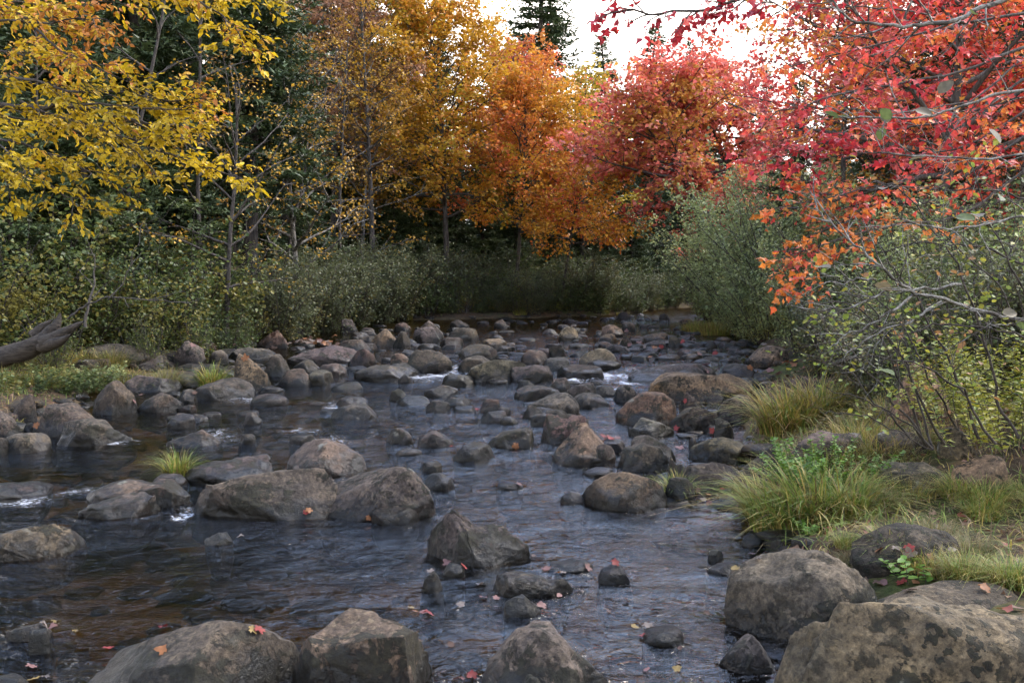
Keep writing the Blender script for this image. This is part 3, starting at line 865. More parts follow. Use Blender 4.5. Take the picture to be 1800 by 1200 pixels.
R(480, 534, 558, 592, 'a', 'n', 'grey angular rock at the shrub edge on the left bank', prof=[(0, .4), (.45, 1), (.8, .6), (1, .3)])
R(386, 402, 592, 602, 'd', 'g', 'tiny grey stone amid red leaf litter')
R(596, 652, 596, 616, 'd', 'p', 'brown stone at the shore right of the overhanging slab')
R(632, 668, 590, 606, 'd', 'k', 'dark stone left of the far tan pyramid')
R(595, 632, 560, 584, 'a', 'n', 'grey rock in the far shore grass left of the pyramid')
R(448, 500, 676, 690, 'f', 'k', 'flat dark rock in quiet water below the brown oval boulder')
R(576, 600, 560, 580, 'd', 'n', 'small rock in yellow grass on the far left shore')

# the many small stones of the far riffle and the shores
def scatter(n, xr, yr, sz, label, group, seed, kinds='dffb', tints='nnktpgl'):
    rng = random.Random(seed)
    k = tries = 0
    while k < n and tries < n * 12:
        tries += 1
        x, y = rng.uniform(*xr), rng.uniform(*yr)
        s = rng.uniform(*sz) * (.55 + .45 * (y - 540) / 80)
        g = ground(x, y)
        if any(abs(g[0] - a[0]) < a[2] * .8 and abs(g[1] - a[1]) < a[3] * .9 for a in ROCKS): continue
        ti = rng.choice(tints)
        R(x - s / 2, x + s / 2, y - s * rng.uniform(.16, .34), y, rng.choice(kinds), ti, 'little ' + {'n': 'grey brown', 'k': 'dark', 't': 'tan', 'p': 'pinkish', 'g': 'grey', 'l': 'pale'}[ti] + ' stone ' + beside(x, y), group, 'cobble', 'stone', seed=rng.randrange(9999))
        k += 1
scatter(105, (880, 1320), (560, 636), (14, 40), 'small stone among many crowding the far riffle right of centre', 'small stones of the far riffle', 1)
scatter(56, (640, 900), (558, 640), (14, 40), 'small stone among many along the far left side of the riffle', 'small stones of the far left shore', 2)
scatter(22, (900, 1160), (552, 566), (14, 30), 'small stone in the row edging the far bank grass', 'small stones edging the far bank', 5)
scatter(24, (1190, 1330), (604, 640), (14, 34), 'flat little stone in the shallows below the right hand shrubs', 'stones of the right shallows', 3, 'ffd')
scatter(30, (380, 660), (584, 660), (16, 40), 'small stone filling gaps between the left bank rocks', 'small stones of the left bank', 4)
scatter(10, (1180, 1290), (700, 860), (16, 30), 'small stone in the gaps of the right bank rocks', 'small stones of the right bank', 6)
scatter(12, (580, 1060), (672, 745), (20, 48), '', 'low stones of the middle current', 9, 'ff', 'nnk')
scatter(24, (110, 470), (612, 690), (40, 95), '', 'boulders stepping up the left bank', 19, 'dbaf', 'nnktg')
scatter(14, (0, 460), (690, 760), (14, 28), 'wet little stone along the left waterline', 'wet stones of the left waterline', 8)

# broken water round the stones that stand in the current
_wm = bpy.data.objects['water'].data
_fo, _ra = _wm.attributes['foam'].data, _wm.attributes['rapid'].data
_f, _rp = np.empty(len(WV), dtype=np.float32), np.empty(len(WV), dtype=np.float32)
_fo.foreach_get('value', _f); _ra.foreach_get('value', _rp)
_rg = np.random.default_rng(4)
for cx, cy, rx, ry, H in ROCKS:
    if cy > 24 or rx < .06: continue
    k = np.nonzero((np.abs(WV[:, 0] - cx) < rx * 2) & (np.abs(WV[:, 1] - cy) < ry * 2.2))[0]
    if len(k) == 0: continue
    d_ = np.sqrt(((WV[k, 0] - cx) / rx) ** 2 + ((WV[k, 1] - cy) / ry) ** 2)
    ring = np.exp(-((d_ - 1.05) / .17) ** 2) + .5 * np.exp(-((WV[k, 0] - cx) / (rx * .8)) ** 2) * np.clip((cy - WV[k, 1]) / (ry * 2.2), 0, 1) * (d_ > 1)
    loc = float(np.median(_rp[k]))
    _f[k] = np.maximum(_f[k], ring * (.14 + .8 * min(loc, 1)) * _rg.uniform(.5, 1.1))
    _rp[k] = np.maximum(_rp[k], ring * .45)
_fo.foreach_set('value', _f); _ra.foreach_set('value', _rp)

# cobbles on the river bed, seen through the water: too many to count
def bed_cobbles(n, seed):
    rng = np.random.default_rng(seed)
    v0, f0 = ico(2)
    Vs, Fs, k = [], [], 0
    xs, ys = rng.uniform(-6.5, 8, n * 2), rng.uniform(3.2, 38, n * 2) ** 1.0
    ys = 3.2 + (ys - 3.2) * rng.uniform(.1, 1, n * 2)
    sd = sdist(xs, ys)
    ok = np.nonzero(sd < .35)[0][:n]
    zs = terrain(xs[ok], ys[ok])
    for i, z in zip(ok, zs):
        s = rng.uniform(.05, .17)
        v = v0 * (1 + .18 * rng.normal(size=(len(v0), 1)))
        v = v * np.array([s * rng.uniform(.8, 1.4), s * rng.uniform(.8, 1.3), s * rng.uniform(.4, .75)]) + (xs[i], ys[i], z)
        Vs.append(v); Fs.append(f0 + k); k += len(v0)
    V = np.concatenate(Vs)
    me = mesh_np('river_bed_cobbles', V, [np.concatenate(Fs)], True, attrs={'above_water': V[:, 2] - wlevel(V[:, 1]) - .03})
    o = link('river_bed_cobbles', me, M_ROCK)
    o.color = (.85, .74, .48, 1)
    tag(o, 'brown cobbles lying on the stream bed under the water', 'cobbles', kind='stuff')
bed_cobbles(1500, 3)

# ------------------------------------------------------------------ fallen leaves (laid on what lies beneath them)
def _mirror(h):
    return h + [(-x, y) for x, y in h[::-1] if x > 1e-6]
MAPLE2D = _mirror([(0, 0), (.20, -.10), (.42, -.02), (.30, .16), (.62, .30), (.50, .40), (.56, .62), (.30, .54), (.22, .60), (.20, .78), (0, 1.0)])
T_MAPLE = (np.array([(x, y, .16 * abs(x) + .10 * (y - .4) ** 2) for x, y in [(0, .32)] + MAPLE2D]),
           np.array([(0, i + 1, (i + 1) % len(MAPLE2D) + 1) for i in range(len(MAPLE2D))]))
T_BIRCH = (np.array([(0, 0, 0), (.27, .28, .10), (.22, .62, .09), (0, 1, -.06), (-.22, .62, .09), (-.27, .28, .10)]), np.array([(0, 1, 2, 3), (0, 3, 4, 5)]))
T_ROUND = (np.array([(0, 0, 0), (.30, .2, .07), (.38, .52, .10), (.2, .85, .05), (0, 1, -.03), (-.2, .85, .05), (-.38, .52, .10), (-.30, .2, .07), (0, .5, 0)]),
           np.array([(0, 1, 2, 8), (8, 2, 3, 4), (8, 4, 5, 6), (0, 8, 6, 7)]))
T_MID = (np.array([(0, 0, 0), (.42, .45, .10), (0, 1, -.04), (-.42, .45, .10)]), np.array([(0, 1, 2), (0, 2, 3)]))
T_STAR = (np.array([(0, 0, 0), (.5, .25, .1), (.24, .5, .02), (0, 1, -.05), (-.24, .5, .02), (-.5, .25, .1)]), np.array([(0, 1, 2, 3), (0, 3, 4, 5)]))
T_NARROW = (np.array([(0, 0, 0), (.2, .42, .06), (0, 1, -.05), (-.2, .42, .06)]), np.array([(0, 1, 2), (0, 2, 3)]))

def cross3(a, b):
    return np.array([a[1] * b[2] - a[2] * b[1], a[2] * b[0] - a[0] * b[2], a[0] * b[1] - a[1] * b[0]])

def unit(a):
    if a.ndim == 1: return a / max(math.sqrt(float(a @ a)), 1e-9)
    return a / np.maximum(np.linalg.norm(a, axis=-1, keepdims=True), 1e-9)

def leaves_np(Pp, D, Nn, S, C, T):
    Pp, D, Nn, S, C = map(np.asarray, (Pp, D, Nn, S, C))
    D = unit(D)
    X = unit(np.cross(D, Nn))
    Nn = np.cross(X, D)
    tv, tf = T
    V = Pp[:, None] + S[:, None, None] * (X[:, None] * tv[None, :, 0, None] + D[:, None] * tv[None, :, 1, None] + Nn[:, None] * tv[None, :, 2, None])
    F = tf[None] + (np.arange(len(Pp)) * len(tv))[:, None, None]
    return V.reshape(-1, 3), F.reshape(-1, tf.shape[1]), np.repeat(C, len(tv), 0)

def palette(rng, n, pal, clump=None):
    """pal: list of (weight, rgb); clump: value noise in [-1,1] per leaf shifts the pick"""
    w = np.array([p[0] for p in pal], dtype=float); w /= w.sum()
    cols = np.array([p[1] for p in pal])
    u = rng.random(n)
    if clump is not None:
        u = np.clip(.5 + .5 * clump * 1.5 + (u - .5) * .55, 0, .999)
    k = np.searchsorted(np.cumsum(w), u).clip(0, len(pal) - 1)
    return cols[k] * rng.uniform(.72, 1.25, (n, 1))

FALL_COLS = {'red': (.20, .030, .024), 'pink': (.17, .085, .072), 'orange': (.21, .085, .03), 'yellow': (.21, .145, .045), 'brown': (.085, .045, .028), 'pale': (.17, .135, .11)}
_fl = {}
def fallen_mesh(c, shape, v):
    k = (c, shape, v)
    if k not in _fl:
        rng = np.random.default_rng(hash(k) % 1000)
        T = T_MAPLE if shape == 'maple' else T_ROUND
        tv = T[0].copy()
        tv[:, 1] -= .4
        tv[:, 2] = tv[:, 2] * (.9 + 1.6 * v) + .22 * np.sin(tv[:, 0] * 4 + v) * (v + .3) + .1 * v * tv[:, 1]
        tv[:, 2] -= tv[:, 2].min() - .02
        _fl[k] = mesh_np('fallen_leaf', tv, [T[1]], False, np.tile(np.array(FALL_COLS[c]) * rng.uniform(.85, 1.15), (len(tv), 1)))
    return _fl[k]

bpy.context.view_layer.update()
_dg = bpy.context.evaluated_depsgraph_get()
def fallen(px, py, c, label, size=.075, group=None, shape='maple', name='fallen_leaf', rng=random.Random(5), only=None):
    d = Vector(ray(px, py)).normalized()
    ok, loc, nor, _, ob, _ = SC.ray_cast(_dg, Vector((0, 0, CAM_H)), d)
    if not ok or (only and ob.name != only): return
    if nor.z < .35: nor = Vector((nor.x, nor.y, .6)).normalized()
    o = link(name, fallen_mesh(c, shape, rng.choice([0.0, .5, 1.0])), M_DRY)
    q = nor.to_track_quat('Z', 'Y').to_matrix().to_4x4()
    tilt = Matrix.Rotation(rng.uniform(-.35, .35), 4, 'X')
    o.matrix_world = Matrix.Translation(loc + nor * .004) @ q @ Matrix.Rotation(rng.uniform(0, 6.28), 4, 'Z') @ tilt @ Matrix.Scale(size * rng.uniform(.85, 1.15), 4)
    tag(o, label, 'leaf', group)

FALLEN = [
    (524, 823, 'pale', 'pale leaf on the crest of the broad pale boulder'), (543, 899, 'orange', 'orange leaf caught between the broad pale and wedge boulders'),
    (538, 900, 'red', 'red leaf beside the orange one between the broad pale and wedge boulders'), (647, 911, 'orange', 'small orange leaf floating left of the small dark dome'),
    (730, 1076, 'orange', 'orange leaf of the floating raft above the flat topped boulder'), (745, 1078, 'pink', 'pink leaf of the floating raft above the flat topped boulder'),
    (752, 1082, 'red', 'red leaf of the floating raft above the flat topped boulder'), (724, 1070, 'yellow', 'yellow leaf of the floating raft above the flat topped boulder'),
    (814, 996, 'red', 'bright red leaf under the jagged pyramid rock'), (785, 992, 'pink', 'pink leaf under the jagged pyramid rock'), (757, 1004, 'pale', 'pale leaf above the small tilted grey stone'),
    (850, 1052, 'pink', 'long pink leaf floating left of the smooth grey cobble'), (872, 1053, 'pink', 'pink leaf touching the smooth grey cobble'), (845, 1030, 'pale', 'pale leaf drifting left of the saddle shaped rock'),
    (810, 1065, 'pale', 'small pale leaf drifting below the saddle shaped rock'), (951, 1068, 'pink', 'pink leaf at the right side of the smooth grey cobble'), (1081, 991, 'red', 'upright red leaf on the small dark rock'),
    (990, 1008, 'pale', 'pale leaf on the right horn of the saddle shaped rock'), (1033, 998, 'pink', 'pink leaf at the end of the thin dark stone'), (960, 1000, 'pink', 'pink leaf behind the saddle shaped rock'),
    (1115, 1104, 'yellow', 'yellow leaf of the raft beside the low dark stone'), (1140, 1102, 'pale', 'pale leaf of the raft beside the low dark stone'), (1132, 1118, 'red', 'red leaf of the raft beside the low dark stone'),
    (1190, 1178, 'yellow', 'golden leaf floating at the bottom right of the stream'), (1293, 1001, 'yellow', 'yellow leaf on the flat wet stone'), (1322, 975, 'pink', 'pink leaf in the inlet under the hanging grass'),
    (1335, 983, 'pale', 'pale leaf in the inlet under the hanging grass'), (1227, 862, 'pink', 'pink leaf in the nook right of the black spotted dome'), (1245, 870, 'orange', 'orange leaf in the nook right of the black spotted dome'),
    (1236, 880, 'pale', 'pale leaf in the nook right of the black spotted dome'), (1248, 886, 'pink', 'lowest pink leaf in the nook right of the black spotted dome'), (1270, 860, 'red', 'red leaf in the nook right of the black spotted dome'),
    (1060, 768, 'red', 'red leaf piled behind the pointed tan rock'), (1072, 772, 'red', 'dark red leaf piled behind the pointed tan rock'), (1085, 770, 'pink', 'pink leaf piled behind the pointed tan rock'),
    (906, 785, 'orange', 'orange leaf on the blocky brown rock'), (912, 851, 'pink', 'pink leaf on the thin flat stone'), (796, 785, 'red', 'red leaf on the dark rounded cobble'), (838, 720, 'red', 'red leaf by the brown faced cobble'),
    (100, 1096, 'yellow', 'yellow leaf above the lower left stone tip'), (92, 1105, 'pink', 'curled pink leaf on the lower left stone tip'), (75, 1102, 'pale', 'pale leaf on the lower left stone tip'),
    (288, 1105, 'red', 'red leaf floating left of the bottom slab'), (190, 1140, 'red', 'dark red leaf sunk in the lower left shallows'), (55, 1174, 'pink', 'large pink leaf in the bottom left corner'),
    (137, 1111, 'yellow', 'small yellow leaf in the lower left shallows'), (80, 1193, 'pale', 'pale leaf at the bottom left corner'), (60, 1195, 'yellow', 'yellow leaf at the bottom left corner'),
    (443, 1108, 'yellow', 'small yellow leaf behind the bottom slab'), (455, 1109, 'red', 'red leaf behind the bottom slab'), (285, 1146, 'orange', 'orange fleck of leaf on the bottom slab'),
    (422, 945, 'pale', 'pale leaf right of the tiny grey stone'), (67, 710, 'yellow', 'yellow leaf on the dark upright rock at left'), (65, 748, 'orange', 'orange leaf between the left edge boulders'),
    (235, 705, 'pink', 'pink leaf beside the dark pointed boulder'), (248, 694, 'brown', 'brown leaf on the black low boulder'), (342, 690, 'brown', 'brown leaf right of the tilted grey stone'),
    (830, 1190, 'red', 'red leaf beside the peaked round boulder at the bottom'), (806, 1198, 'pink', 'pink leaf at the bottom edge'), (1500, 885, 'brown', 'brown leaf in the nook above the pale mossed rock'),
    (1340, 712, 'pale', 'pale leaf on the right tussock rocks'), (1205, 705, 'red', 'red leaf right of the ochre crowned boulder'), (1195, 790, 'pink', 'pink leaf beside the mossy round boulder'),
    (1190, 752, 'red', 'red leaf in the gap before the dark block'), (1252, 757, 'red', 'red leaf left of the upright grey stone'), (1385, 640, 'red', 'red leaf by the sandy boulder')]
for a in FALLEN:
    fallen(a[0], a[1], a[2], a[3], .046 if a[1] > 800 else .07)
_r = random.Random(12)
for k in range(34):   # drift of leaves behind the bottom right boulder
    fallen(_r.uniform(1540, 1800), _r.uniform(965, 1040), _r.choice(['pink', 'pink', 'pale', 'brown', 'red', 'orange']), 'fallen leaf in the drift behind the bottom right boulder', .052, 'leaf drift on the right bank', _r.choice(['maple', 'maple', 'round']))
for k in range(60):   # litter between the left bank rocks
    x, y = _r.choice([(_r.gauss(385, 28), _r.gauss(603, 5)), (_r.gauss(560, 25), _r.gauss(601, 3)), (_r.gauss(470, 40), _r.gauss(600, 14))])
    fallen(x, y, _r.choice(['pink', 'orange', 'brown', 'pale', 'brown']), 'fallen leaf in the rusty litter above the left bank rocks', .13, 'leaf litter above the left bank rocks')
for k in range(26):
    fallen(_r.uniform(700, 1250), _r.uniform(840, 1190), _r.choice(['brown', 'brown', 'pink', 'brown']), 'small drab leaf drifting on the stream', .035, 'leaves drifting on the stream', 'round', only='water')
for k in range(34):
    fallen(_r.uniform(1100, 1420), _r.uniform(575, 660), _r.choice(['pink', 'red', 'pale', 'orange']), 'leaf speck stranded among the right hand shallows', .12, 'leaves stranded in the right shallows')

# ------------------------------------------------------------------ plant growing
def tube(pts, r, sides, Vs, Fs, base):
    pts = np.asarray(pts, dtype=float)
    n = len(pts)
    t = np.empty_like(pts)
    t[1:-1] = pts[2:] - pts[:-2]
    t[0], t[-1] = pts[1] - pts[0], pts[-1] - pts[-2]
    t = unit(t)
    ref = np.array([.31, .17, .93]) if abs(t[0, 2]) < .9 else np.array([.95, .2, .1])
    a = unit(np.stack([t[:, 1] * ref[2] - t[:, 2] * ref[1], t[:, 2] * ref[0] - t[:, 0] * ref[2], t[:, 0] * ref[1] - t[:, 1] * ref[0]], 1))
    b = np.stack([t[:, 1] * a[:, 2] - t[:, 2] * a[:, 1], t[:, 2] * a[:, 0] - t[:, 0] * a[:, 2], t[:, 0] * a[:, 1] - t[:, 1] * a[:, 0]], 1)
    th = np.arange(sides) * (2 * math.pi / sides)
    ring = a[:, None] * np.cos(th)[None, :, None] + b[:, None] * np.sin(th)[None, :, None]
    V = pts[:, None] + ring * np.asarray(r)[:, None, None]
    i = np.arange(n * sides).reshape(n, sides)
    j = np.roll(i, -1, 1)
    F = np.stack([i[:-1], j[:-1], j[1:], i[1:]], -1).reshape(-1, 4)
    Vs.append(V.reshape(-1, 3)); Fs.append(F + base)
    return base + n * sides

class Wood:
    def __init__(s): s.V, s.F, s.n = [], [], 0
    def add(s, pts, r0, r1, sides, pw=1.0):
        r = r0 + (r1 - r0) * np.linspace(0, 1, len(pts)) ** pw
        s.n = tube(pts, r, sides, s.V, s.F, s.n)
    def mesh(s, name, origin):
        return mesh_np(name, np.concatenate(s.V) - origin, [np.concatenate(s.F)], True)

UP = np.array([0, 0, 1.0])
def path(rng, p, d, L, n, wob, grav):
    pts = [np.array(p, dtype=float)]
    d = unit(np.array(d, dtype=float))
    for k in range(n):
        d = unit(d + rng.normal(size=3) * wob + UP * grav)
        pts.append(pts[-1] + d * L / n)
    return np.array(pts)

def interp_path(pts, t):
    s = t * (len(pts) - 1)
    i = min(int(s), len(pts) - 2)
    f = s - i
    return pts[i] * (1 - f) + pts[i + 1] * f, unit(pts[i + 1] - pts[i])

def smooth_poly(pts, n, rng=None, wob=0.0):
    pts = np.asarray(pts, dtype=float)
    t = np.linspace(0, len(pts) - 1, n)
    out = np.stack([np.interp(t, np.arange(len(pts)), pts[:, k]) for k in range(3)], 1)
    for _ in range(2):
        out[1:-1] = .25 * out[:-2] + .5 * out[1:-1] + .25 * out[2:]
    if wob: out[1:] += np.cumsum(rng.normal(size=(n - 1, 3)), 0) * wob
    return out

def sprout(rng, wood, limb, r0, level, spec, LV):
    """grow side shoots on a limb; at the last level set leaves (P, D) into LV"""
    L = float(np.sqrt(((limb[1:] - limb[:-1]) ** 2).sum(1)).sum())
    last = level >= spec['levels']
    if last:
        n = max(1, int(L / spec['leafgap']))
        if spec.get('leafy', 1) < 1: n = rng.binomial(n, spec['leafy'])
        if n == 0: return
        u = (np.arange(n) + rng.random(n)) / n * (len(limb) - 1.001)
        i = u.astype(int)
        f = (u - i)[:, None]
        p = limb[i] * (1 - f) + limb[i + 1] * f
        t = unit(limb[i + 1] - limb[i])
        side = np.stack([t[:, 1], -t[:, 0], np.zeros(n)], 1)
        side = side / (np.linalg.norm(side, axis=1)[:, None] + 1e-6) * (np.arange(n) % 2 * 2 - 1)[:, None]
        w = rng.random((n, 6))
        g = rng.normal(size=(n, 6))
        dd = side * (.4 + .7 * w[:, :1]) + t * (.3 + .7 * w[:, 1:2]) + g[:, :3] * .35
        dd[:, 2] -= spec['droop'] * (.3 + 1.1 * w[:, 2])
        dd = unit(dd)
        LV.append(np.concatenate([p + dd * .01 + g[:, 3:] * spec.get('jit', .02), dd], 1))
        return
    gap = spec['gap'][level]
    n = max(1, int(L * (1 - spec['bare'][level]) / gap))
    for k in range(n):
        t = spec['bare'][level] + (1 - spec['bare'][level]) * (k + rng.random()) / n
        t = min(t, .99)
        p, tg = interp_path(limb, t)
        side = cross3(tg, UP)
        if float(side @ side) < .0225: side = cross3(tg, rng.normal(size=3))
        side = unit(side) * (1 if k % 2 else -1)
        roll = rng.normal() * spec['roll']
        nrm = cross3(side, tg)
        side = side * math.cos(roll) + nrm * math.sin(roll)
        ang = math.radians(rng.uniform(*spec['ang']))
        d = tg * math.cos(ang) + side * math.sin(ang)
        l = spec['len'][level] * rng.uniform(.55, 1.2) * (1 - .55 * t)
        rr = r0 * spec['rad'] * rng.uniform(.8, 1.2)
        rr = max(rr, spec['rmin'])
        q = path(rng, p, d, l, 4 if level + 1 < spec['levels'] else 3, spec['wob'], spec['grav'][level])
        if level + 1 < spec['levels'] or rng.random() < spec.get('twigs', 1.0):
            wood.add(q, rr, max(rr * .4, spec['rmin'] * .6), 4 if rr > .012 else 3)
        sprout(rng, wood, q, rr, level + 1, spec, LV)

def leaf_arrays(rng, LV, spec, pal, size, clump_scale=.6, seed=1):
    A = np.concatenate([np.atleast_2d(a) for a in LV])
    Pp, D = A[:, :3], A[:, 3:]
    n = len(A)
    Nn = np.tile(UP, (n, 1)) * spec.get('flat', 1.0) + rng.normal(size=(n, 3)) * .55
    S = rng.uniform(.65, 1.25, n) * size
    cl = fbm(Pp * clump_scale, 3, seed)
    C = palette(rng, n, pal, cl * 1.4)
    return Pp, D, Nn, S, C

def in_view(Pp):
    c, s = math.cos(PITCH), math.sin(PITCH)
    q = Pp - np.array([0, 0, CAM_H])
    f = q[:, 1] * c - q[:, 2] * s
    u = q[:, 1] * s + q[:, 2] * c
    px, py = 900 + FPX * q[:, 0] / f, 600 - FPX * u / f
    return (f > .5) & (px > 5) & (px < 1795) & (py > 5) & (py < 1195), f, px, py

def finish_leaves(rng, root, arr, T, mat_, singles=0, part='crown', single_name='leaf'):
    """one mass of leaves as a part; the largest in view each an object of its own"""
    Pp, D, Nn, S, C = arr
    org = np.array(root.location)
    keep = np.ones(len(Pp), dtype=bool)
    if singles:
        vis, f, px, py = in_view(Pp)
        score = np.where(vis, S / f, 0)
        pick = np.argsort(-score)[:singles]
        pick = pick[score[pick] > 0]
        keep[pick] = False
        cl = C[pick]
        q = np.clip((cl[:, 0] * 7).astype(int), 0, 9) * 1000 + np.clip((cl[:, 1] * 14).astype(int), 0, 9) * 100 + np.clip((cl[:, 2] * 20).astype(int), 0, 9)
        cache = {}
        for i, key in zip(pick, q):
            if key not in cache:
                cache[key] = mesh_np(single_name, T[0], [T[1]], False, np.tile(C[i], (len(T[0]), 1)))
                cache[key].materials.append(mat_)
            d = unit(D[i]); x = unit(np.cross(d, Nn[i])); nn = np.cross(x, d)
            o = bpy.data.objects.new(single_name, cache[key])
            M = np.eye(4)
            M[:3, 0], M[:3, 1], M[:3, 2], M[:3, 3] = x * S[i], d * S[i], nn * S[i], Pp[i] - org
            o.parent = root
            COL.objects.link(o)
            o.matrix_basis = Matrix(M.tolist())
    if not keep.any(): return
    V, F, CC = leaves_np(Pp[keep], D[keep], Nn[keep], S[keep], C[keep], T)
    o = link(part, mesh_np(part, V - org, [F], False, CC), mat_, root)
    return o

def copy_tree(o, label=None, group=None, loc=None, rz=0.0, sc=1.0):
    c = o.copy()
    COL.objects.link(c)
    for ch in o.children:
        k = ch.copy()
        COL.objects.link(k)
        k.parent = c
    if label: c['label'] = label
    if group: c['group'] = group
    elif 'group' in c: del c['group']
    if loc is not None: c.location = loc
    c.rotation_euler = (0, 0, rz)
    c.scale = (sc, sc, sc)
    return c

def gz(x, y):
    return float(terrain(np.array([float(x)]), np.array([float(y)]))[0])

def spot(px, Y):
    x = (px - 900) / FPX * Y * 1.0
    return np.array([x, Y, gz(x, Y) - .05])

def topH(px, Y, ytop):
    return float(P(px, ytop, Y)[2] - spot(px, Y)[2])

# ------------------------------------------------------------------ conifers
PAL_SPRUCE = [(1, (.030, .050, .020)), (2, (.046, .072, .026)), (2, (.066, .094, .034)), (1, (.092, .115, .044))]
def conifer_proto(seed, H, W, base_t, dens, droop, tuft=.17, pal=PAL_SPRUCE, nb=6, label='', cat='tree', group=None):
    rng = np.random.default_rng(seed)
    root = empty('spruce_tree', (0, 0, 0))
    tag(root, label, cat, group)
    wood = Wood()
    tr = path(rng, (0, 0, -.3), (0, 0, 1), H + .3, 14, .012, .02)
    wood.add(tr, H * .0125 + .03, .012, 8)
    twigs = Wood()
    Pp, D, Nn, S = [], [], [], []
    z = base_t * H * .35
    while z < H * .985:
        t = z / H
        rel = max(0.0, (t - base_t) / (1 - base_t))
        live = t > base_t
        L = W * ((1 - rel) ** .85) * (1 if live else rng.uniform(.4, .9) * .7) + .12
        for k in range(nb if live else 3):
            az = rng.uniform(0, 6.283)
            l = L * rng.uniform(.65, 1.15)
            p, _ = interp_path(tr, min(.995, (z + rng.uniform(-.15, .15) + .3) / (H + .3)))
            el = math.radians(-18 * (1 - rel) + 30 * rel) + rng.normal() * .1
            d = np.array([math.cos(az) * math.cos(el), math.sin(az) * math.cos(el), math.sin(el)])
            q = path(rng, p, d, l, 4, .05, droop * .1)
            q[-1, 2] += .06 * l
            twigs.add(q, .008 + .008 * l, .004, 3)
            if not live: continue
            n = max(3, int(l / .10 * dens))
            for s in range(n):
                tt = .12 + .88 * (s + rng.random()) / n
                c, tg = interp_path(q, min(.99, tt))
                side = unit(cross3(tg, UP))
                ll = min(.5, .30 * l) * (1.15 - tt) + .08
                for sg in (-1, 1):
                    bd = unit(tg * .75 + side * sg + rng.normal(size=3) * .18 - UP * .12)
                    m = max(2, int(ll / .06))
                    for w_ in range(m):
                        Pp.append(c + bd * ll * (w_ + rng.random() * .5) / m + rng.normal(size=3) * .02)
                        D.append(bd + rng.normal(size=3) * .45 + UP * .1)
        z += (.28 if live else .6) * (.75 + .25 * (1 - rel)) / max(.6, dens)
    Pp, D = np.array(Pp), np.array(D)
    n = len(Pp)
    Nn = np.tile(UP, (n, 1)) + rng.normal(size=(n, 3)) * .6
    S = rng.uniform(.7, 1.3, n) * tuft
    C = palette(rng, n, pal, fbm(Pp * 1.1, 3, seed) * 1.2)
    T = (np.array([(-.2, 0, 0), (.2, 0, 0), (.04, 1, 0)]), np.array([(0, 1, 2)]))
    link('trunk', wood.mesh('trunk', np.zeros(3)), M_BARKD, root)
    link('limb_framework', twigs.mesh('limb_framework', np.zeros(3)), M_BARKD, root)
    V, F, CC = leaves_np(Pp, D, Nn, S, C, T)
    link('crown', mesh_np('crown', V, [F], False, CC), M_NEEDLE, root)
    return root

MARKS = [(-60, 'left edge'), (60, 'driftwood log'), (155, 'leaning lichened sapling'), (262, 'flat capstone'), (335, 'steep rounded rock'), (436, 'dark trunked spruce'), (505, 'grey angular shore rock'),
         (560, 'overhanging slab'), (612, 'far grey shore rock'), (656, 'tall slim grey trunk'), (690, 'far tan pyramid'), (785, 'big golden tree'), (880, 'small pale block'), (905, 'leaning golden tree'), (975, 'low orange maple'),
         (1030, 'yellow green tree'), (1075, 'sandy dome'), (1140, 'dark tray shaped rock'), (1235, 'leaning crimson maple'), (1325, 'gap beside the red maple'), (1385, 'young green spruce'), (1440, 'pinkish red maple'),
         (1560, 'orange maple'), (1648, 'right hand maple trunk'), (1710, 'upright pale block'), (1800, 'right edge')]
def mark(px):
    q = min(MARKS, key=lambda a: abs(a[0] - px))
    d = px - q[0]
    return ('behind the ' if abs(d) < 14 else 'left of the ' if d < 0 else 'right of the ') + q[1]

SP = [conifer_proto(1, 16, 2.6, .10, 1.0, -.3), conifer_proto(2, 15, 2.2, .16, 1.0, -.5), conifer_proto(3, 17, 2.5, .22, .9, -.2),
      conifer_proto(4, 9, 1.9, .03, 1.15, -.2, .15)]
_used = [False] * 4
SPH = (16, 15, 17, 9)
def spruce(v, px, Y, sc, label, group=None, rz=None):
    p = spot(px, Y)
    if sc < 0 or sc > 5: sc = topH(px, Y, sc) / SPH[v]
    rz = rz if rz is not None else random.uniform(0, 6.28)
    if _used[v]:
        return copy_tree(SP[v], label, group, p, rz, sc)
    _used[v] = True
    o = SP[v]
    o.location = p; o.rotation_euler = (0, 0, rz); o.scale = (sc,) * 3
    o['label'] = label
    o['category'] = 'tree'
    if group: o['group'] = group
    return o

spruce(2, 436, 25.5, 1.0, 'dark trunked spruce standing just above the left bank shrubs')
spruce(1, 268, 23.5, 1.05, 'spruce behind the yellow branches at upper left')
o = spruce(0, 928, 61, -130, 'tall spruce whose ragged spire stands against the sky')
o.scale = (o.scale[0] * 1.55, o.scale[1] * 1.55, o.scale[2])
for px, Y, yt, lb in [(1082, 70, 55, 'left of two small spruce tips above the red maple'), (1120, 68, 40, 'right of two small spruce tips above the red maple')]:
    o = spruce(1, px, Y, yt, lb)
    o.scale = (o.scale[0] * 1.5, o.scale[1] * 1.5, o.scale[2])
spruce(0, 1205, 66, 70, 'spruce tip behind the bare sapling above the red maple')
spruce(3, 1385, 26, 140, 'young green spruce between the two red maples')
spruce(0, 1655, 25, .9, 'dark spruce behind the right hand maple trunk')
spruce(1, 1325, 44, 170, 'spruce in the gap right of the leaning red maple')
G1 = 'spruces of the dense left hand stand'
L1 = 'dark spruce in the dense stand behind the left bank'
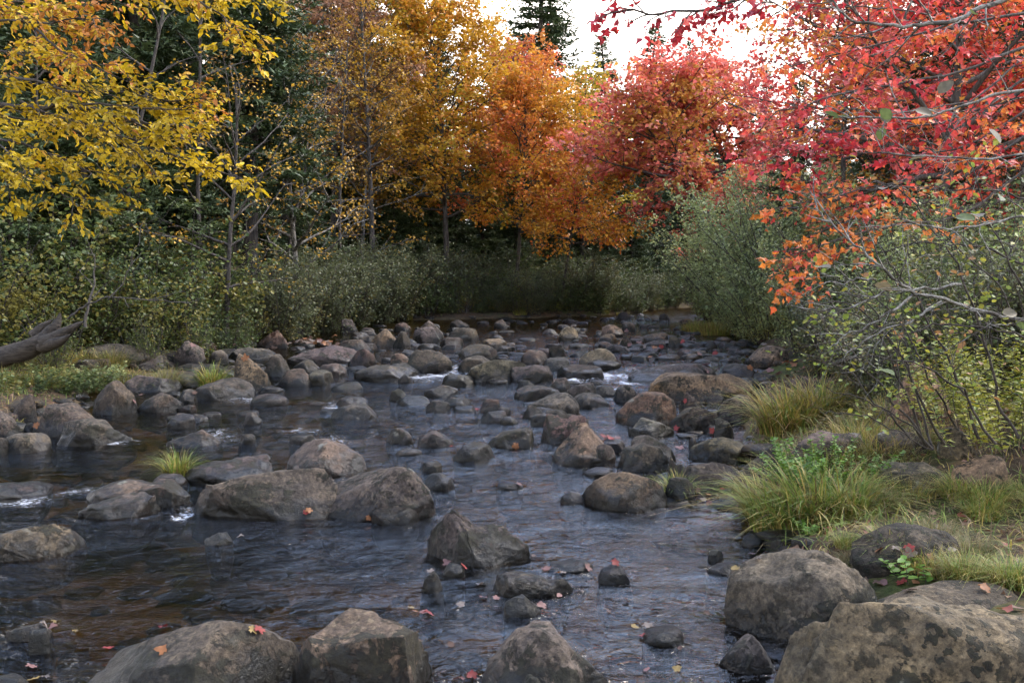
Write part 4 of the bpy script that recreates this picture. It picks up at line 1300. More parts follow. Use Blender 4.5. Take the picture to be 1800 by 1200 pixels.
for v, px, Y, s in [(0, -60, 19, .9), (1, 60, 22, 1.0), (3, 150, 19.5, .8), (0, 180, 26, 1.0), (1, 350, 29, 1.0), (0, 505, 34, .95), (3, 330, 23.5, .75), (3, 545, 36, .7),
                    (0, 560, 47, 1.05), (1, 605, 49, 1.1), (0, 700, 50, 1.0), (1, 745, 50, 1.0), (1, 668, 48, 1.1), (3, 575, 41, 200), (3, 610, 41, 180), (3, 690, 42, 200), (3, 728, 42.5, 225), (3, 800, 44, 260), (3, 760, 43.5, 240), (1, 40, 30, 1.1), (0, 250, 34, 1.1), (2, 440, 40, 1.1), (0, 640, 52, 1.1), (1, -150, 26, 1.1),
                    (0, 120, 42, 1.2), (1, 330, 46, 1.2), (2, 540, 52, 1.2), (0, 760, 58, 1.05), (3, 20, 17.5, .55), (3, 240, 20.5, .5), (0, 420, 58, 1.3), (1, 200, 56, 1.3), (3, 690, 41, .6), (3, 470, 31, .6)]:
    spruce(v, px, Y, s, ('tall ' if v < 3 else 'small ') + 'dark spruce in the left stand, ' + mark(px), G1)
G2 = 'spruces behind the far bend'
L2 = 'dark spruce in the shade behind the far bend of the stream'
for v, px, Y, yt in [(3, 850, 45, 220), (3, 905, 46, 230), (3, 965, 48, 250), (3, 1020, 50, 260), (3, 1070, 48, 290), (3, 1110, 50, 270), (3, 1150, 52, 280), (3, 1180, 60, 270), (3, 1225, 66, 260), (0, 860, 64, 40),
                     (3, 1280, 67, 230), (3, 1340, 44, 210), (1, 1010, 66, 150), (1, 1060, 70, 160), (1, 1150, 80, 130), (1, 1245, 74, 150), (1, 1290, 84, 190), (1, 905, 72, 60), (3, 1130, 58, 240), (3, 1000, 57, 220)]:
    spruce(v, px, Y, yt, ('tall ' if v < 3 else 'small ') + 'shaded spruce past the far bend, ' + mark(px), G2)
G4 = 'far backdrop spruces'
L4 = 'dark spruce far back in the forest behind the stream'
_r = random.Random(44)
for k in range(34):
    px = -250 + k * 66 + _r.uniform(-20, 20)
    Y = _r.uniform(58, 74)
    if 860 < px < 1330: continue
    spruce(_r.choice([0, 1, 3]), px, Y, _r.uniform(.9, 1.25), 'dark backdrop spruce far in the forest, ' + mark(px), G4)
for k in range(16):
    spruce(3, 860 + k * 32 + _r.uniform(-10, 10), _r.uniform(58, 66), _r.uniform(200, 300), L2, G2)
G3 = 'spruces of the right bank'
L3 = 'dark spruce deep behind the right bank shrubs'
for v, px, Y, s in [(3, 1450, 34, .85), (1, 1520, 38, .8), (3, 1560, 28, .8), (0, 1760, 27, .9), (3, 1720, 20, .75), (1, 1850, 22, .9), (3, 1600, 23, .6), (1, 1440, 52, .72), (0, 1600, 45, .9), (1, 1720, 40, 1.0)]:
    spruce(v, px, Y, s, 'dark spruce deep behind the right bank, ' + mark(px), G3)

# ------------------------------------------------------------------ broadleaf trees
Y_GOLD = [(1, (.42, .25, .025)), (3, (.54, .29, .025)), (3, (.58, .33, .03)), (2, (.56, .24, .04)), (1, (.42, .31, .03))]
Y_AMBER = [(1, (.56, .31, .03)), (3, (.60, .27, .03)), (3, (.60, .21, .04)), (1, (.60, .15, .05))]
Y_OCHRE = [(2, (.34, .18, .04)), (3, (.44, .25, .03)), (2, (.50, .30, .035)), (1, (.30, .20, .05))]
Y_BROWN = [(2, (.33, .17, .10)), (2, (.40, .22, .12)), (1, (.32, .20, .09)), (1, (.46, .25, .10))]
Y_ORANGE = [(1, (.56, .15, .04)), (3, (.60, .24, .03)), (3, (.60, .31, .03)), (1, (.58, .13, .05))]
Y_CORAL = [(2, (.55, .12, .07)), (2, (.55, .17, .05)), (1, (.50, .22, .05))]
Y_LIME = [(2, (.42, .31, .035)), (2, (.48, .33, .035)), (1, (.33, .29, .04)), (1, (.50, .27, .05))]
Y_CORALRED = [(1, (.55, .07, .06)), (3, (.66, .14, .10)), (3, (.70, .20, .14)), (1, (.66, .24, .09)), (1, (.60, .30, .06))]
Y_RED = [(2, (.46, .035, .04)), (3, (.56, .065, .055)), (2, (.60, .10, .065)), (2, (.60, .16, .05)), (1, (.58, .25, .05))]
Y_PINK = [(2, (.56, .08, .08)), (3, (.66, .15, .13)), (1, (.68, .22, .16)), (1, (.62, .15, .06))]

def spec(**k):
    d = dict(levels=2, gap=(.45, .22), len=(1.6, .55), ang=(35, 70), roll=.5, rad=.42, rmin=.004, wob=.10, grav=(.02, 0), bare=(.2, .1), leafgap=.09, droop=.25, flat=1.0)
    d.update(k)
    return d

def broadleaf(name, label, base, H, lean, W, t0, pal, seed, nl=26, leaf=.10, sp=None, T=T_MID, bark=None, el=(15, 65), trunk_r=None, group=None, trunkpts=None, bias=None, cat='tree', top=.96, wobt=.03):
    rng = np.random.default_rng(seed)
    base = np.array(base, dtype=float)
    root = empty(name, base)
    tag(root, label, cat, group)
    sp = sp or spec()
    trunk, limbs = Wood(), Wood()
    LV = []
    r0 = trunk_r or H * .011
    tr = smooth_poly(trunkpts, 14) if trunkpts is not None else path(rng, base - UP * .2, (lean[0], lean[1], 1), H, 14, wobt, .02)
    trunk.add(tr, r0, .02, 8)
    for k in range(nl):
        t = t0 + (top - t0) * ((k + rng.random()) / nl) ** .9
        p, tg = interp_path(tr, t)
        rel = (t - t0) / (1 - t0)
        az = k * 2.4 + rng.normal() * .4
        e = math.radians(el[0] + (el[1] - el[0]) * rel + rng.normal() * 9)
        d = np.array([math.cos(az) * math.cos(e), math.sin(az) * math.cos(e), math.sin(e)])
        if bias is not None: d = unit(d + np.array(bias) * (1 - rel * .5))
        L = W * (math.sin(math.pi * min(1, .22 + .75 * rel)) ** .7) * rng.uniform(.75, 1.2)
        q = path(rng, p, d, L, 7, .10, -.01)
        rr = r0 * (1 - t) * .55 + .015
        limbs.add(q, rr, .006, 5)
        sprout(rng, limbs, q, rr * .7, 0, sp, LV)
    link('trunk', trunk.mesh('trunk', base), bark or M_BARK, root)
    link('limb_framework', limbs.mesh('limb_framework', base), bark or M_BARK, root)
    finish_leaves(rng, root, leaf_arrays(rng, LV, sp, pal, leaf, .45, seed), T, M_LEAF)
    return root

FAR = spec(gap=(.32, .17), len=(1.5, .7), leafgap=.030, roll=.8, jit=.09, twigs=.25)
broadleaf('golden_tree', 'big golden orange tree in the centre of the far bank', spot(785, 41), topH(785, 41, -20), (.0, 0), 4.3, .28, Y_GOLD, 11, 56, .15, FAR)
broadleaf('golden_tree', 'golden tree leaning out right of the big golden one', spot(905, 41.5), topH(905, 41.5, 150), (.06, -.05), 3.6, .34, Y_AMBER, 12, 44, .14, FAR, bias=(.15, -.1, 0))
broadleaf('orange_maple', 'low orange maple overhanging the far bank', spot(985, 39.8), topH(985, 39.8, 255), (.03, -.05), 2.7, .42, Y_ORANGE, 13, 30, .13, FAR, bias=(.2, -.1, 0), el=(0, 45))
broadleaf('coral_maple', 'coral red tree top behind the golden tree', spot(940, 50), topH(940, 50, 75), (0, 0), 3.1, .45, Y_CORAL, 14, 26, .16, FAR)
broadleaf('lime_tree', 'yellow green tree left of the leaning red maple', spot(1030, 49), topH(1030, 49, 108), (0, 0), 2.6, .25, Y_LIME, 15, 28, .16, FAR)
broadleaf('brown_tree', 'pinkish brown thin leaved tree at upper centre left', spot(585, 39), topH(585, 39, -60), (0, 0), 3.4, .35, Y_BROWN, 16, 46, .13, FAR)
broadleaf('ochre_tree', 'sparse ochre leaved tree with bare twigs left of centre', spot(520, 27.5), topH(520, 27.5, 60), (.04, -.05), 3.3, .22, Y_OCHRE, 17, 26, .085, spec(gap=(.34, .2), len=(1.4, .6), leafgap=.032, leafy=.5, roll=.7, jit=.05, twigs=.5), bark=M_BARKP)
broadleaf('ochre_tree', 'ochre leaved tree behind the slim grey trunk', spot(640, 38.5), topH(640, 38.5, 120), (0, 0), 3.3, .25, Y_OCHRE, 18, 26, .12, spec(gap=(.34, .2), len=(1.4, .6), leafgap=.035, leafy=.7, roll=.7, jit=.07, twigs=.4), bark=M_BARKP)
broadleaf('slim_grey_tree', 'tall slim grey trunk with sparse ochre leaves left of the golden tree', spot(656, 37), topH(656, 37, -60), (0, 0), 2.0, .35, Y_OCHRE, 31, 30, .11, spec(gap=(.30, .18), len=(1.2, .55), leafgap=.030, leafy=.7, roll=.7, jit=.07, twigs=.4), bark=M_BARK, trunk_r=.12, wobt=.012)
broadleaf('golden_sapling', 'thin golden sapling behind the tips of the yellow branches', spot(395, 21.5), topH(395, 21.5, 130), (.05, 0), 2.3, .25, Y_OCHRE, 19, 18, .075, spec(gap=(.3, .18), len=(1.1, .5), leafgap=.03, leafy=.5, roll=.7, jit=.04, twigs=.5))
tp = [P(1252, 440, 38), P(1232, 385, 37.5), P(1205, 320, 37), P(1185, 260, 37), P(1172, 205, 37), P(1160, 150, 37)]
tp.insert(0, np.array([tp[0][0] + .3, 38, gz(tp[0][0] + .3, 38) - .1]))
broadleaf('red_maple', 'leaning crimson maple over the far bend', tp[0], 10, (0, 0), 4.0, .30, Y_CORALRED, 21, 44, .17, FAR, trunkpts=tp, el=(-8, 50), trunk_r=.22)
tp = [P(1345, 440, 39), P(1318, 350, 39), P(1285, 300, 39), P(1255, 245, 39), P(1240, 190, 39), P(1232, 145, 39)]
tp.insert(0, np.array([tp[0][0] + .2, 39, gz(tp[0][0] + .2, 39) - .1]))
broadleaf('red_maple', 'second leaning red maple, right of the crimson one', tp[0], 10, (0, 0), 3.0, .42, Y_CORALRED, 22, 30, .17, FAR, trunkpts=tp, el=(-5, 50), trunk_r=.25)
broadleaf('bare_sapling', 'nearly bare sapling rising above the red maples', spot(1212, 66), topH(1212, 66, 25), (0, 0), 1.1, .5, Y_PINK, 24, 14, .10, spec(leafy=.12, gap=(.35, .2), len=(.8, .4)), bark=M_BARKP, el=(50, 75))
SPM = spec(gap=(.30, .16), len=(1.5, .6), leafgap=.030, roll=.7, jit=.06, twigs=.35)
broadleaf('red_maple', 'tall red maple whose grey trunk stands in the right background', spot(1648, 16.5), topH(1648, 16.5, -120), (.0, 0), 3.5, .34, Y_RED, 25, 28, .09, SPM, T=T_STAR, trunk_r=.17, bias=(-.22, -.05, 0), el=(5, 60), bark=M_BARK)
broadleaf('pink_maple', 'pinkish red maple against the sky right of the gap', spot(1475, 24), topH(1475, 24, -60), (-.02, 0), 2.7, .50, Y_PINK, 26, 40, .12, spec(gap=(.30, .17), len=(1.4, .6), leafgap=.032, roll=.7, jit=.07, twigs=.3), T=T_STAR, el=(5, 60), bias=(-.1, 0, 0))
broadleaf('orange_maple', 'orange maple behind the right hand trunks', spot(1560, 27), topH(1560, 27, 60), (0, 0), 3.0, .25, Y_ORANGE, 27, 26, .13, FAR)
broadleaf('red_maple', 'red maple at the far right edge behind the shrub', spot(1800, 18), topH(1800, 18, 60), (0, 0), 3.0, .25, Y_RED, 28, 24, .11, SPM, T=T_STAR)
for px, Y, yt, lb in [(208, 20.5, -80, 'slim dark sapling trunk behind the left thicket'), (352, 23, -60, 'thin trunk between the thicket and the dark spruce'), (492, 29, 40, 'thin grey trunk right of the dark trunked spruce'), (72, 19.5, -80, 'thin trunk behind the driftwood log'), (595, 33.5, 60, 'leaning grey stem among the ochre trees')]:
    broadleaf('sapling', lb, spot(px, Y), topH(px, Y, yt), (random.uniform(-.06, .1), 0), 1.3, .25, Y_OCHRE, int(px), 14, .07, spec(gap=(.3, .2), len=(.8, .4), leafgap=.04, leafy=.25, roll=.8, jit=.04, twigs=.7), bark=M_BARK, trunk_r=.07)

# ------------------------------------------------------------------ shrubs
G_GREEN = [(2, (.048, .072, .022)), (3, (.074, .102, .028)), (2, (.105, .132, .036)), (1, (.18, .16, .035))]
G_GREY = [(2, (.065, .078, .036)), (3, (.095, .110, .050)), (2, (.125, .138, .062)), (1, (.17, .145, .045))]
G_BRIGHT = [(2, (.17, .21, .08)), (3, (.24, .28, .11)), (2, (.31, .35, .15)), (1, (.34, .32, .10))]
G_DARK = [(2, (.055, .080, .026)), (3, (.080, .108, .034)), (1, (.13, .14, .04))]
G_YELL = [(3, (.085, .11, .026)), (2, (.14, .15, .03)), (2, (.24, .19, .03)), (1, (.26, .14, .04))]
def shrub_proto(name, seed, H, W, ns, pal, leaf, sp, T, bark, label=''):
    rng = np.random.default_rng(seed)
    root = empty(name, (0, 0, 0))
    tag(root, label, 'shrub')
    wood, LV = Wood(), []
    for k in range(ns):
        az = rng.uniform(0, 6.283)
        sprd = rng.uniform(.1, 1.0)
        b = np.array([math.cos(az), math.sin(az), 0]) * .18 * W * rng.random() - UP * .15
        d = unit(np.array([math.cos(az) * sprd * W / H, math.sin(az) * sprd * W / H, 1]))
        q = path(rng, b, d, H * rng.uniform(.65, 1.12), 7, .09, -.03)
        wood.add(q, .010 + .004 * H, .004, 4)
        sprout(rng, wood, q, .012, 0, sp, LV)
    link('stem', wood.mesh('stem', np.zeros(3)), bark, root)
    A = leaf_arrays(rng, LV, sp, pal, leaf, .8, seed)
    V, F, CC = leaves_np(*A, T)
    link('foliage', mesh_np('foliage', V, [F], False, CC), M_LEAF, root)
    return root
SPA = spec(gap=(.2, .15), len=(.85, .42), leafgap=.040, ang=(30, 75), bare=(.08, .1), rmin=.0025, roll=1.0, jit=.04, twigs=.4)
SPB = spec(gap=(.17, .13), len=(.75, .38), leafgap=.028, ang=(20, 55), bare=(.06, .1), rmin=.002, roll=1.2, jit=.04, twigs=.35)
SH = {'a': shrub_proto('leafy_shrub', 51, 2.7, 1.5, 26, G_GREEN, .085, SPA, T_ROUND, M_BARKD),
      'g': shrub_proto('grey_green_shrub', 52, 2.6, 1.6, 34, G_GREY, .070, SPB, T_MID, M_BARK),
      'w': shrub_proto('willow_shrub', 53, 3.6, 2.1, 40, G_BRIGHT, .070, SPB, T_MID, M_BARK),
      'd': shrub_proto('dark_shrub', 54, 2.2, 1.5, 24, G_DARK, .08, SPA, T_MID, M_BARKD),
      'y': shrub_proto('yellowing_shrub', 55, 2.0, 1.3, 20, G_YELL, .055, SPA, T_ROUND, M_BARK)}
_ush = set()
def shrub(k, px, Y, sc, label, group=None):
    p = spot(px, Y)
    rz = random.uniform(0, 6.28)
    if k in _ush: return copy_tree(SH[k], label, group, p, rz, sc)
    _ush.add(k)
    o = SH[k]
    o.location = p; o.rotation_euler = (0, 0, rz); o.scale = (sc,) * 3
    o['label'] = label
    if group: o['group'] = group
    return o
LA, GA = 'broad leaved green shrub in the thicket on the left bank', 'green thicket of the left bank'
for px, Y, s in [(-40, 15.8, .8), (60, 17.4, .95), (155, 18.2, .85), (285, 18.8, .8), (110, 19.6, 1.2), (335, 21.5, 1.05), (20, 19.2, 1.25), (205, 21.5, 1.2), (385, 22.4, .7)]:
    shrub('a', px, Y, s, 'broad leaved green shrub of the left thicket, ' + mark(px), GA)
for px, Y, s, lb in [(100, 15.6, .55, 'yellowing low shrub behind the driftwood log'), (255, 17.2, .5, 'small yellowing shrub above the flat capstone'), (330, 18.6, .6, 'yellowing shrub in the middle of the left thicket'), (420, 22.5, .7, 'yellowing shrub at the foot of the dark trunked spruce'),
                     (722, 37.2, .85, 'yellow tinged shrub on the far left shore'), (590, 29.5, .6, 'low yellowing shrub among the grey green ones')]:
    shrub('y', px, Y, s, lb)
LG, GG = 'grey green willow like shrub fringing the far left shore', 'grey green shrubs of the far left shore'
for px, Y, s in [(478, 24.5, .95), (520, 27, .95), (565, 29, 1.0), (610, 32, 1.0), (655, 34, 1.0), (700, 36, 1.05), (748, 38, 1.05), (795, 39, .95), (840, 39.5, .9), (545, 31.5, 1.1), (640, 36, 1.1)]:
    shrub('g', px, Y, s, 'grey green shrub on the far left shore, ' + mark(px), GG)
LD, GD = 'dark green bush in the shade of the far bank', 'dark bushes of the far bank'
for px, Y, s in [(880, 38.9, .8), (925, 39.3, .75), (970, 39.5, .7), (1010, 39.9, .75), (1040, 40.6, .8), (1062, 42.5, .9), (1090, 45.5, 1.0), (1118, 49, 1.1), (1140, 52, 1.2), (1165, 56, 1.3), (450, 26, .9), (230, 18.6, .6), (395, 20.6, .6), (330, 19.4, .5), (900, 42.5, 1.2), (1045, 44, 1.2), (1000, 43.5, 1.1)]:
    shrub('d', px, Y, s, 'dark green bush in the bank shade, ' + mark(px), GD)
for px, Y, s, lb in [(1262, 35.5, 1.0, 'lowest pale willow shrub reaching over the far bend'), (1300, 31.5, 1.3, 'tall pale willow shrub in front of the young spruce'), (1350, 28, 1.4, 'tallest pale willow shrub, nearest the red leaves'), (1308, 29, 1.0, 'pale willow shrub in front of the tall ones'),
                     (1318, 26.3, .55, 'small bright shrub at the right bank shallows'), (1400, 24, 1.1, 'willow shrub left of the near bare branches'), (1345, 23.5, .62, 'low willow shrub above the sandy boulder'), (1470, 19, .95, 'willow shrub behind the near red leaves'), (1420, 18.5, .6, 'willow shrub behind the speckled boulder')]:
    shrub('w', px, Y, s, lb)
for k in range(12):     # shrubs down to the stones of the far shore
    px = 690 + k * 31 + random.uniform(-8, 8)
    for Y in np.arange(33, 48, .15):
        if sdist(np.array([(px - 900) / FPX * Y]), np.array([Y]))[0] > .25: break
    shrub(random.choice('dgdy'), px, Y + random.uniform(.1, .8), random.uniform(.3, 1.05), 'low shrub overhanging the far shore stones, ' + mark(px), 'low shrubs of the far shore')
for k in range(10):     # and along the receding channel
    px = 1050 + k * 15 + random.uniform(-4, 4)
    for Y in np.arange(38.5, 75, .2):
        if sdist(np.array([(px - 900) / FPX * Y]), np.array([Y]))[0] > .15: break
    shrub(random.choice('ddg'), px, Y + random.uniform(.1, .5), random.uniform(.5, .85), 'shaded low bush where the channel recedes, ' + mark(px), 'low bushes of the receding channel')
LR, GR = 'green bush crowding the right bank behind the near shrub', 'bushes crowding the right bank'
for k, px, Y, s in [('a', 1540, 15, .75), ('y', 1610, 12, .7), ('g', 1500, 13.5, .6), ('w', 1680, 12, .65), ('a', 1760, 12.5, .9), ('w', 1640, 17, .7), ('w', 1740, 15, .75), ('y', 1800, 9.5, .9), ('g', 1450, 15.5, .55), ('w', 1560, 19, .7), ('g', 1530, 10.5, .5), ('a', 1715, 10.0, .62), ('g', 1790, 9.4, .65), ('w', 1600, 12, .45), ('y', 1600, 9.2, .35)]:
    shrub(k, px, Y, s, {'a': 'green leafy', 'g': 'grey green', 'w': 'pale willow', 'y': 'yellowing'}[k] + ' bush crowding the right bank, ' + mark(px), GR)

# ------------------------------------------------------------------ near trees and shrubs reaching into the picture, grown on guided limbs
def guided(name, label, cat, base, guides, sp, pal, leaf, T, seed, bark, singles=300, trunk=None, palf=None, wob=.012, branch_name='branch', leafmat=None):
    rng = np.random.default_rng(seed)
    root = empty(name, base)
    tag(root, label, cat)
    base = np.array(base, dtype=float)
    LV, owner = [], []
    if trunk is not None:
        w = Wood(); w.add(smooth_poly(trunk[0], 12, rng, .008), trunk[1], trunk[2], 10)
        link('trunk', w.mesh('trunk', base), bark, root)
    for gi, g in enumerate(guides):
        pts, r0 = g[0], g[1]
        q = smooth_poly([P(*p) if len(p) == 3 and p[2] > 0 else np.array(p[:3]) for p in pts], 4 * len(pts), rng, wob)
        w = Wood()
        w.add(q, r0, max(.003, r0 * .22), 6, .8)
        s2 = dict(sp)
        if len(g) > 2: s2.update(g[2])
        n0 = len(LV)
        sprout(rng, w, q, r0 * .8, 0, s2, LV)
        owner += [gi] * sum(len(np.atleast_2d(a)) for a in LV[n0:])
        link(branch_name, w.mesh(branch_name, base), bark, root)
    A = list(leaf_arrays(rng, LV, sp, pal, leaf, 1.1, seed))
    if palf is not None: A[4] = palf(rng, A, np.array(owner))
    finish_leaves(rng, root, A, T, leafmat or M_LEAF, singles, 'crown')
    return root

Y_YEL = [(1, (.36, .26, .02)), (3, (.52, .36, .015)), (4, (.58, .40, .02)), (1.5, (.54, .30, .025)), (1.0, (.48, .19, .04))]
SPY = spec(gap=(.11, .08), len=(.50, .26), leafgap=.0135, ang=(30, 60), bare=(.12, .08), rmin=.002, roll=.35, droop=.35, grav=(-.02, -.02), jit=.012)
tb = np.array([-5.6, 7.6, gz(-5.6, 7.6)])
trunkY = ([tb - UP * .2, tb + (.1, .1, 2), tb + (.2, .1, 4.2), tb + (.3, .2, 8)], .16, .05)
GYL = [
    ([(-120, 60, 7.7), (-20, 15, 7.6), (60, 45, 7.5), (115, 85, 7.4), (170, 118, 7.3), (215, 132, 7.2)], .018),
    ([(-120, 60, 7.7), (20, 40, 7.3), (110, 40, 7.2), (205, 30, 7.1)], .012),
    ([(-130, 150, 7.6), (0, 150, 7.6), (120, 165, 7.4), (240, 165, 7.3), (330, 172, 7.2), (392, 160, 7.2)], .016),
    ([(-130, 190, 7.8), (0, 192, 7.8), (80, 197, 7.7), (165, 205, 7.6), (260, 235, 7.5), (330, 238, 7.4), (400, 238, 7.4)], .030),
    ([(40, 195, 7.8), (120, 230, 7.6), (220, 262, 7.5), (300, 296, 7.4), (360, 316, 7.3), (428, 322, 7.3)], .014),
    ([(130, 205, 7.5), (220, 205, 7.2), (300, 205, 7.1), (370, 200, 7.1)], .010),
    ([(-130, 270, 7.6), (-10, 262, 7.5), (60, 280, 7.4), (140, 300, 7.3), (208, 332, 7.2)], .014),
    ([(-120, 330, 7.7), (0, 322, 7.6), (60, 328, 7.5), (120, 345, 7.4), (160, 362, 7.3)], .011),
    ([(-40, 240, 7.0), (20, 300, 6.9), (45, 350, 6.9)], .008),
    ([(-150, -60, 7.8), (60, -60, 7.6), (180, -20, 7.5), (300, 6, 7.4), (380, 22, 7.3), (430, 55, 7.2), (440, 78, 7.2)], .018),
    ([(180, -20, 7.5), (300, -10, 7.3), (400, -5, 7.2), (478, 8, 7.1)], .010),
    ([(-100, 100, 8.2), (0, 95, 8.0), (80, 110, 7.9), (150, 140, 7.8)], .010),
    ([(-100, 10, 8.2), (30, 5, 8.0), (120, 0, 7.9), (230, -20, 7.8)], .010),
    ([(200, 240, 7.6), (260, 290, 7.5), (290, 340, 7.4)], .007),
    ([(-100, 235, 8.1), (20, 225, 8.0), (120, 245, 7.9), (200, 270, 7.8), (250, 300, 7.7)], .010),
]
GYL = [([((x * .93 if x > 0 else x), y - 16 - (14 if x < 120 and y > 280 else 0), Y) for x, y, Y in g[0]],) + g[1:] for g in GYL]
def pal_yel(rng, A, own):
    n = len(own)
    orange = np.isin(own, [0, 1, 11, 12])
    cl = fbm(A[0] * 1.4, 3, 4) * 1.1 + np.where(orange, .5, -.2)
    return palette(rng, n, Y_YEL, cl)
guided('yellow_birch', 'near yellow leaved tree whose branches reach in from the left', 'tree', tb, GYL, SPY, Y_YEL, .055, T_BIRCH, 71, M_BARK, 300, trunkY, pal_yel)

SPR = spec(gap=(.15, .10), len=(.52, .28), leafgap=.024, ang=(30, 65), bare=(.15, .08), rmin=.002, roll=.5, droop=.55, grav=(-.03, -.04), jit=.015)
tb = np.array([6.2, 10.2, gz(6.2, 10.2)])
trunkR = ([tb - UP * .2, tb + (-.05, .1, 2), tb + (.1, .1, 4.5), tb + (.0, .2, 8.5)], .15, .06)
GRD = [
    ([(1860, 60, 10.2), (1700, 120, 10), (1560, 150, 9.8), (1470, 165, 9.6), (1400, 190, 9.5), (1360, 205, 9.4)], .020),
    ([(1860, 100, 10.2), (1700, 210, 10), (1560, 235, 9.8), (1460, 250, 9.6), (1390, 285, 9.5), (1335, 300, 9.4)], .018),
    ([(1860, 160, 10.2), (1680, 270, 10), (1540, 280, 9.7), (1440, 290, 9.5), (1400, 310, 9.4)], .015),
    ([(1860, 200, 10.2), (1680, 330, 10), (1560, 340, 9.7), (1460, 365, 9.5), (1380, 378, 9.4)], .016),
    ([(1860, 250, 10.2), (1700, 390, 10), (1560, 400, 9.8), (1460, 425, 9.6), (1385, 450, 9.5), (1368, 475, 9.4)], .016),
    ([(1560, 400, 9.8), (1470, 450, 9.7), (1420, 490, 9.6), (1400, 520, 9.5)], .008),
    ([(1860, 20, 10.2), (1700, 40, 10), (1560, 80, 9.8), (1450, 100, 9.6), (1380, 125, 9.5)], .018),
    ([(1860, 40, 10), (1720, 170, 9.5), (1600, 190, 9.2), (1520, 210, 9)], .012),
    ([(1860, -120, 9), (1650, -110, 8.6), (1480, -70, 8.3), (1330, -28, 8.1), (1230, 2, 8.0), (1150, 8, 7.9), (1090, 6, 7.9)], .028, dict(bare=(.35, .08))),
    ([(1480, -70, 8.3), (1360, -10, 8.1), (1290, 15, 8.0), (1260, 25, 8.0)], .010),
    ([(1700, 40, 10), (1600, 20, 9.5), (1500, 10, 9.3), (1400, 5, 9.2)], .012),
    ([(1860, 120, 10), (1800, 220, 9.6), (1740, 260, 9.4), (1680, 290, 9.2)], .010),
]
Y_CRIM = [(1.2, (.36, .025, .035)), (2, (.50, .045, .05)), (2.5, (.62, .085, .065)), (2, (.64, .13, .045)), (1.5, (.64, .21, .04))]
def pal_red(rng, A, own):
    base = np.array([.1, -.3, -.5, .2, .5, .3, .35, .0, -.45, -.35, .2, .1])[own]
    return palette(rng, len(own), Y_CRIM, fbm(A[0] * 1.3, 3, 8) * .7 + base)
guided('red_maple', 'near red maple reaching in from the right above the shrub', 'tree', tb, GRD, SPR, Y_CRIM, .072, T_STAR, 72, M_BARK, 300, trunkR, pal_red)

# bare lichened limbs of a near dead branch and the round leaved shrub
SPN = spec(gap=(.11, .09), len=(.55, .30), leafgap=.038, leafy=.42, ang=(30, 65), bare=(.15, .1), rmin=.0014, roll=1.1, droop=.1, grav=(.01, 0), wob=.2, jit=.015)
BARE = dict(leafy=.05, gap=(.18, .2))
tb = ground(1632, 792)
GSH = [
    ([(1640, 790, 6.6), (1600, 720, 6.6), (1555, 660, 6.5), (1500, 600, 6.4), (1440, 560, 6.3)], .011),
    ([(1640, 790, 6.6), (1580, 745, 6.5), (1510, 700, 6.4), (1450, 680, 6.3)], .007, BARE),
    ([(1630, 785, 6.7), (1590, 690, 6.7), (1540, 600, 6.7), (1490, 530, 6.7), (1440, 500, 6.7)], .010),
    ([(1660, 780, 6.8), (1610, 690, 6.6), (1570, 600, 6.5), (1500, 540, 6.4), (1420, 530, 6.4)], .010),
    ([(1720, 770, 6.6), (1680, 690, 6.6), (1640, 580, 6.5), (1590, 490, 6.4), (1540, 430, 6.3)], .011),
    ([(1790, 770, 6.4), (1760, 700, 6.4), (1740, 600, 6.3), (1700, 480, 6.2), (1640, 390, 6.2), (1560, 340, 6.2)], .011),
    ([(1640, 790, 6.6), (1570, 760, 6.5), (1500, 735, 6.4), (1450, 720, 6.4)], .006, BARE),
    ([(1600, 770, 6.9), (1540, 700, 6.8), (1480, 640, 6.9), (1400, 610, 6.9)], .008),
    ([(1700, 780, 7.2), (1640, 660, 7.0), (1580, 560, 7.1), (1500, 470, 7.2)], .009),
    ([(1880, 760, 6.6), (1850, 650, 6.6), (1800, 540, 6.6), (1730, 440, 6.5), (1650, 380, 6.5)], .010),
    ([(1880, 720, 6.0), (1840, 600, 5.9), (1790, 480, 5.8), (1740, 370, 5.7), (1700, 260, 5.7)], .010),
    ([(1750, 780, 6.2), (1700, 680, 6.0), (1640, 620, 5.9), (1560, 600, 5.8), (1480, 610, 5.8)], .009),
    ([(1900, 660, 6.2), (1800, 600, 6.0), (1700, 580, 5.9), (1600, 590, 5.8), (1520, 640, 5.8)], .009),
    ([(1900, 560, 6.2), (1800, 480, 6.0), (1700, 440, 5.9), (1600, 430, 5.8), (1500, 440, 5.8)], .009),
    ([(1900, 420, 6.4), (1820, 350, 6.2), (1720, 330, 6.1), (1620, 330, 6.0)], .008),
    ([(1640, 790, 6.6), (1600, 650, 6.9), (1540, 560, 7.0), (1460, 520, 7.1), (1400, 560, 7.1)], .009),
]
G_ALDER = [(1, (.08, .11, .025)), (3, (.14, .19, .035)), (3, (.20, .25, .05)), (1.5, (.30, .29, .045)), (.4, (.34, .18, .07))]
guided('round_leaved_shrub', 'near round leaved shrub with dark fanning stems on the right bank', 'shrub', tb, GSH, SPN, G_ALDER, .040, T_ROUND, 73, M_BARKD, 300, None, None, .014, 'stem')

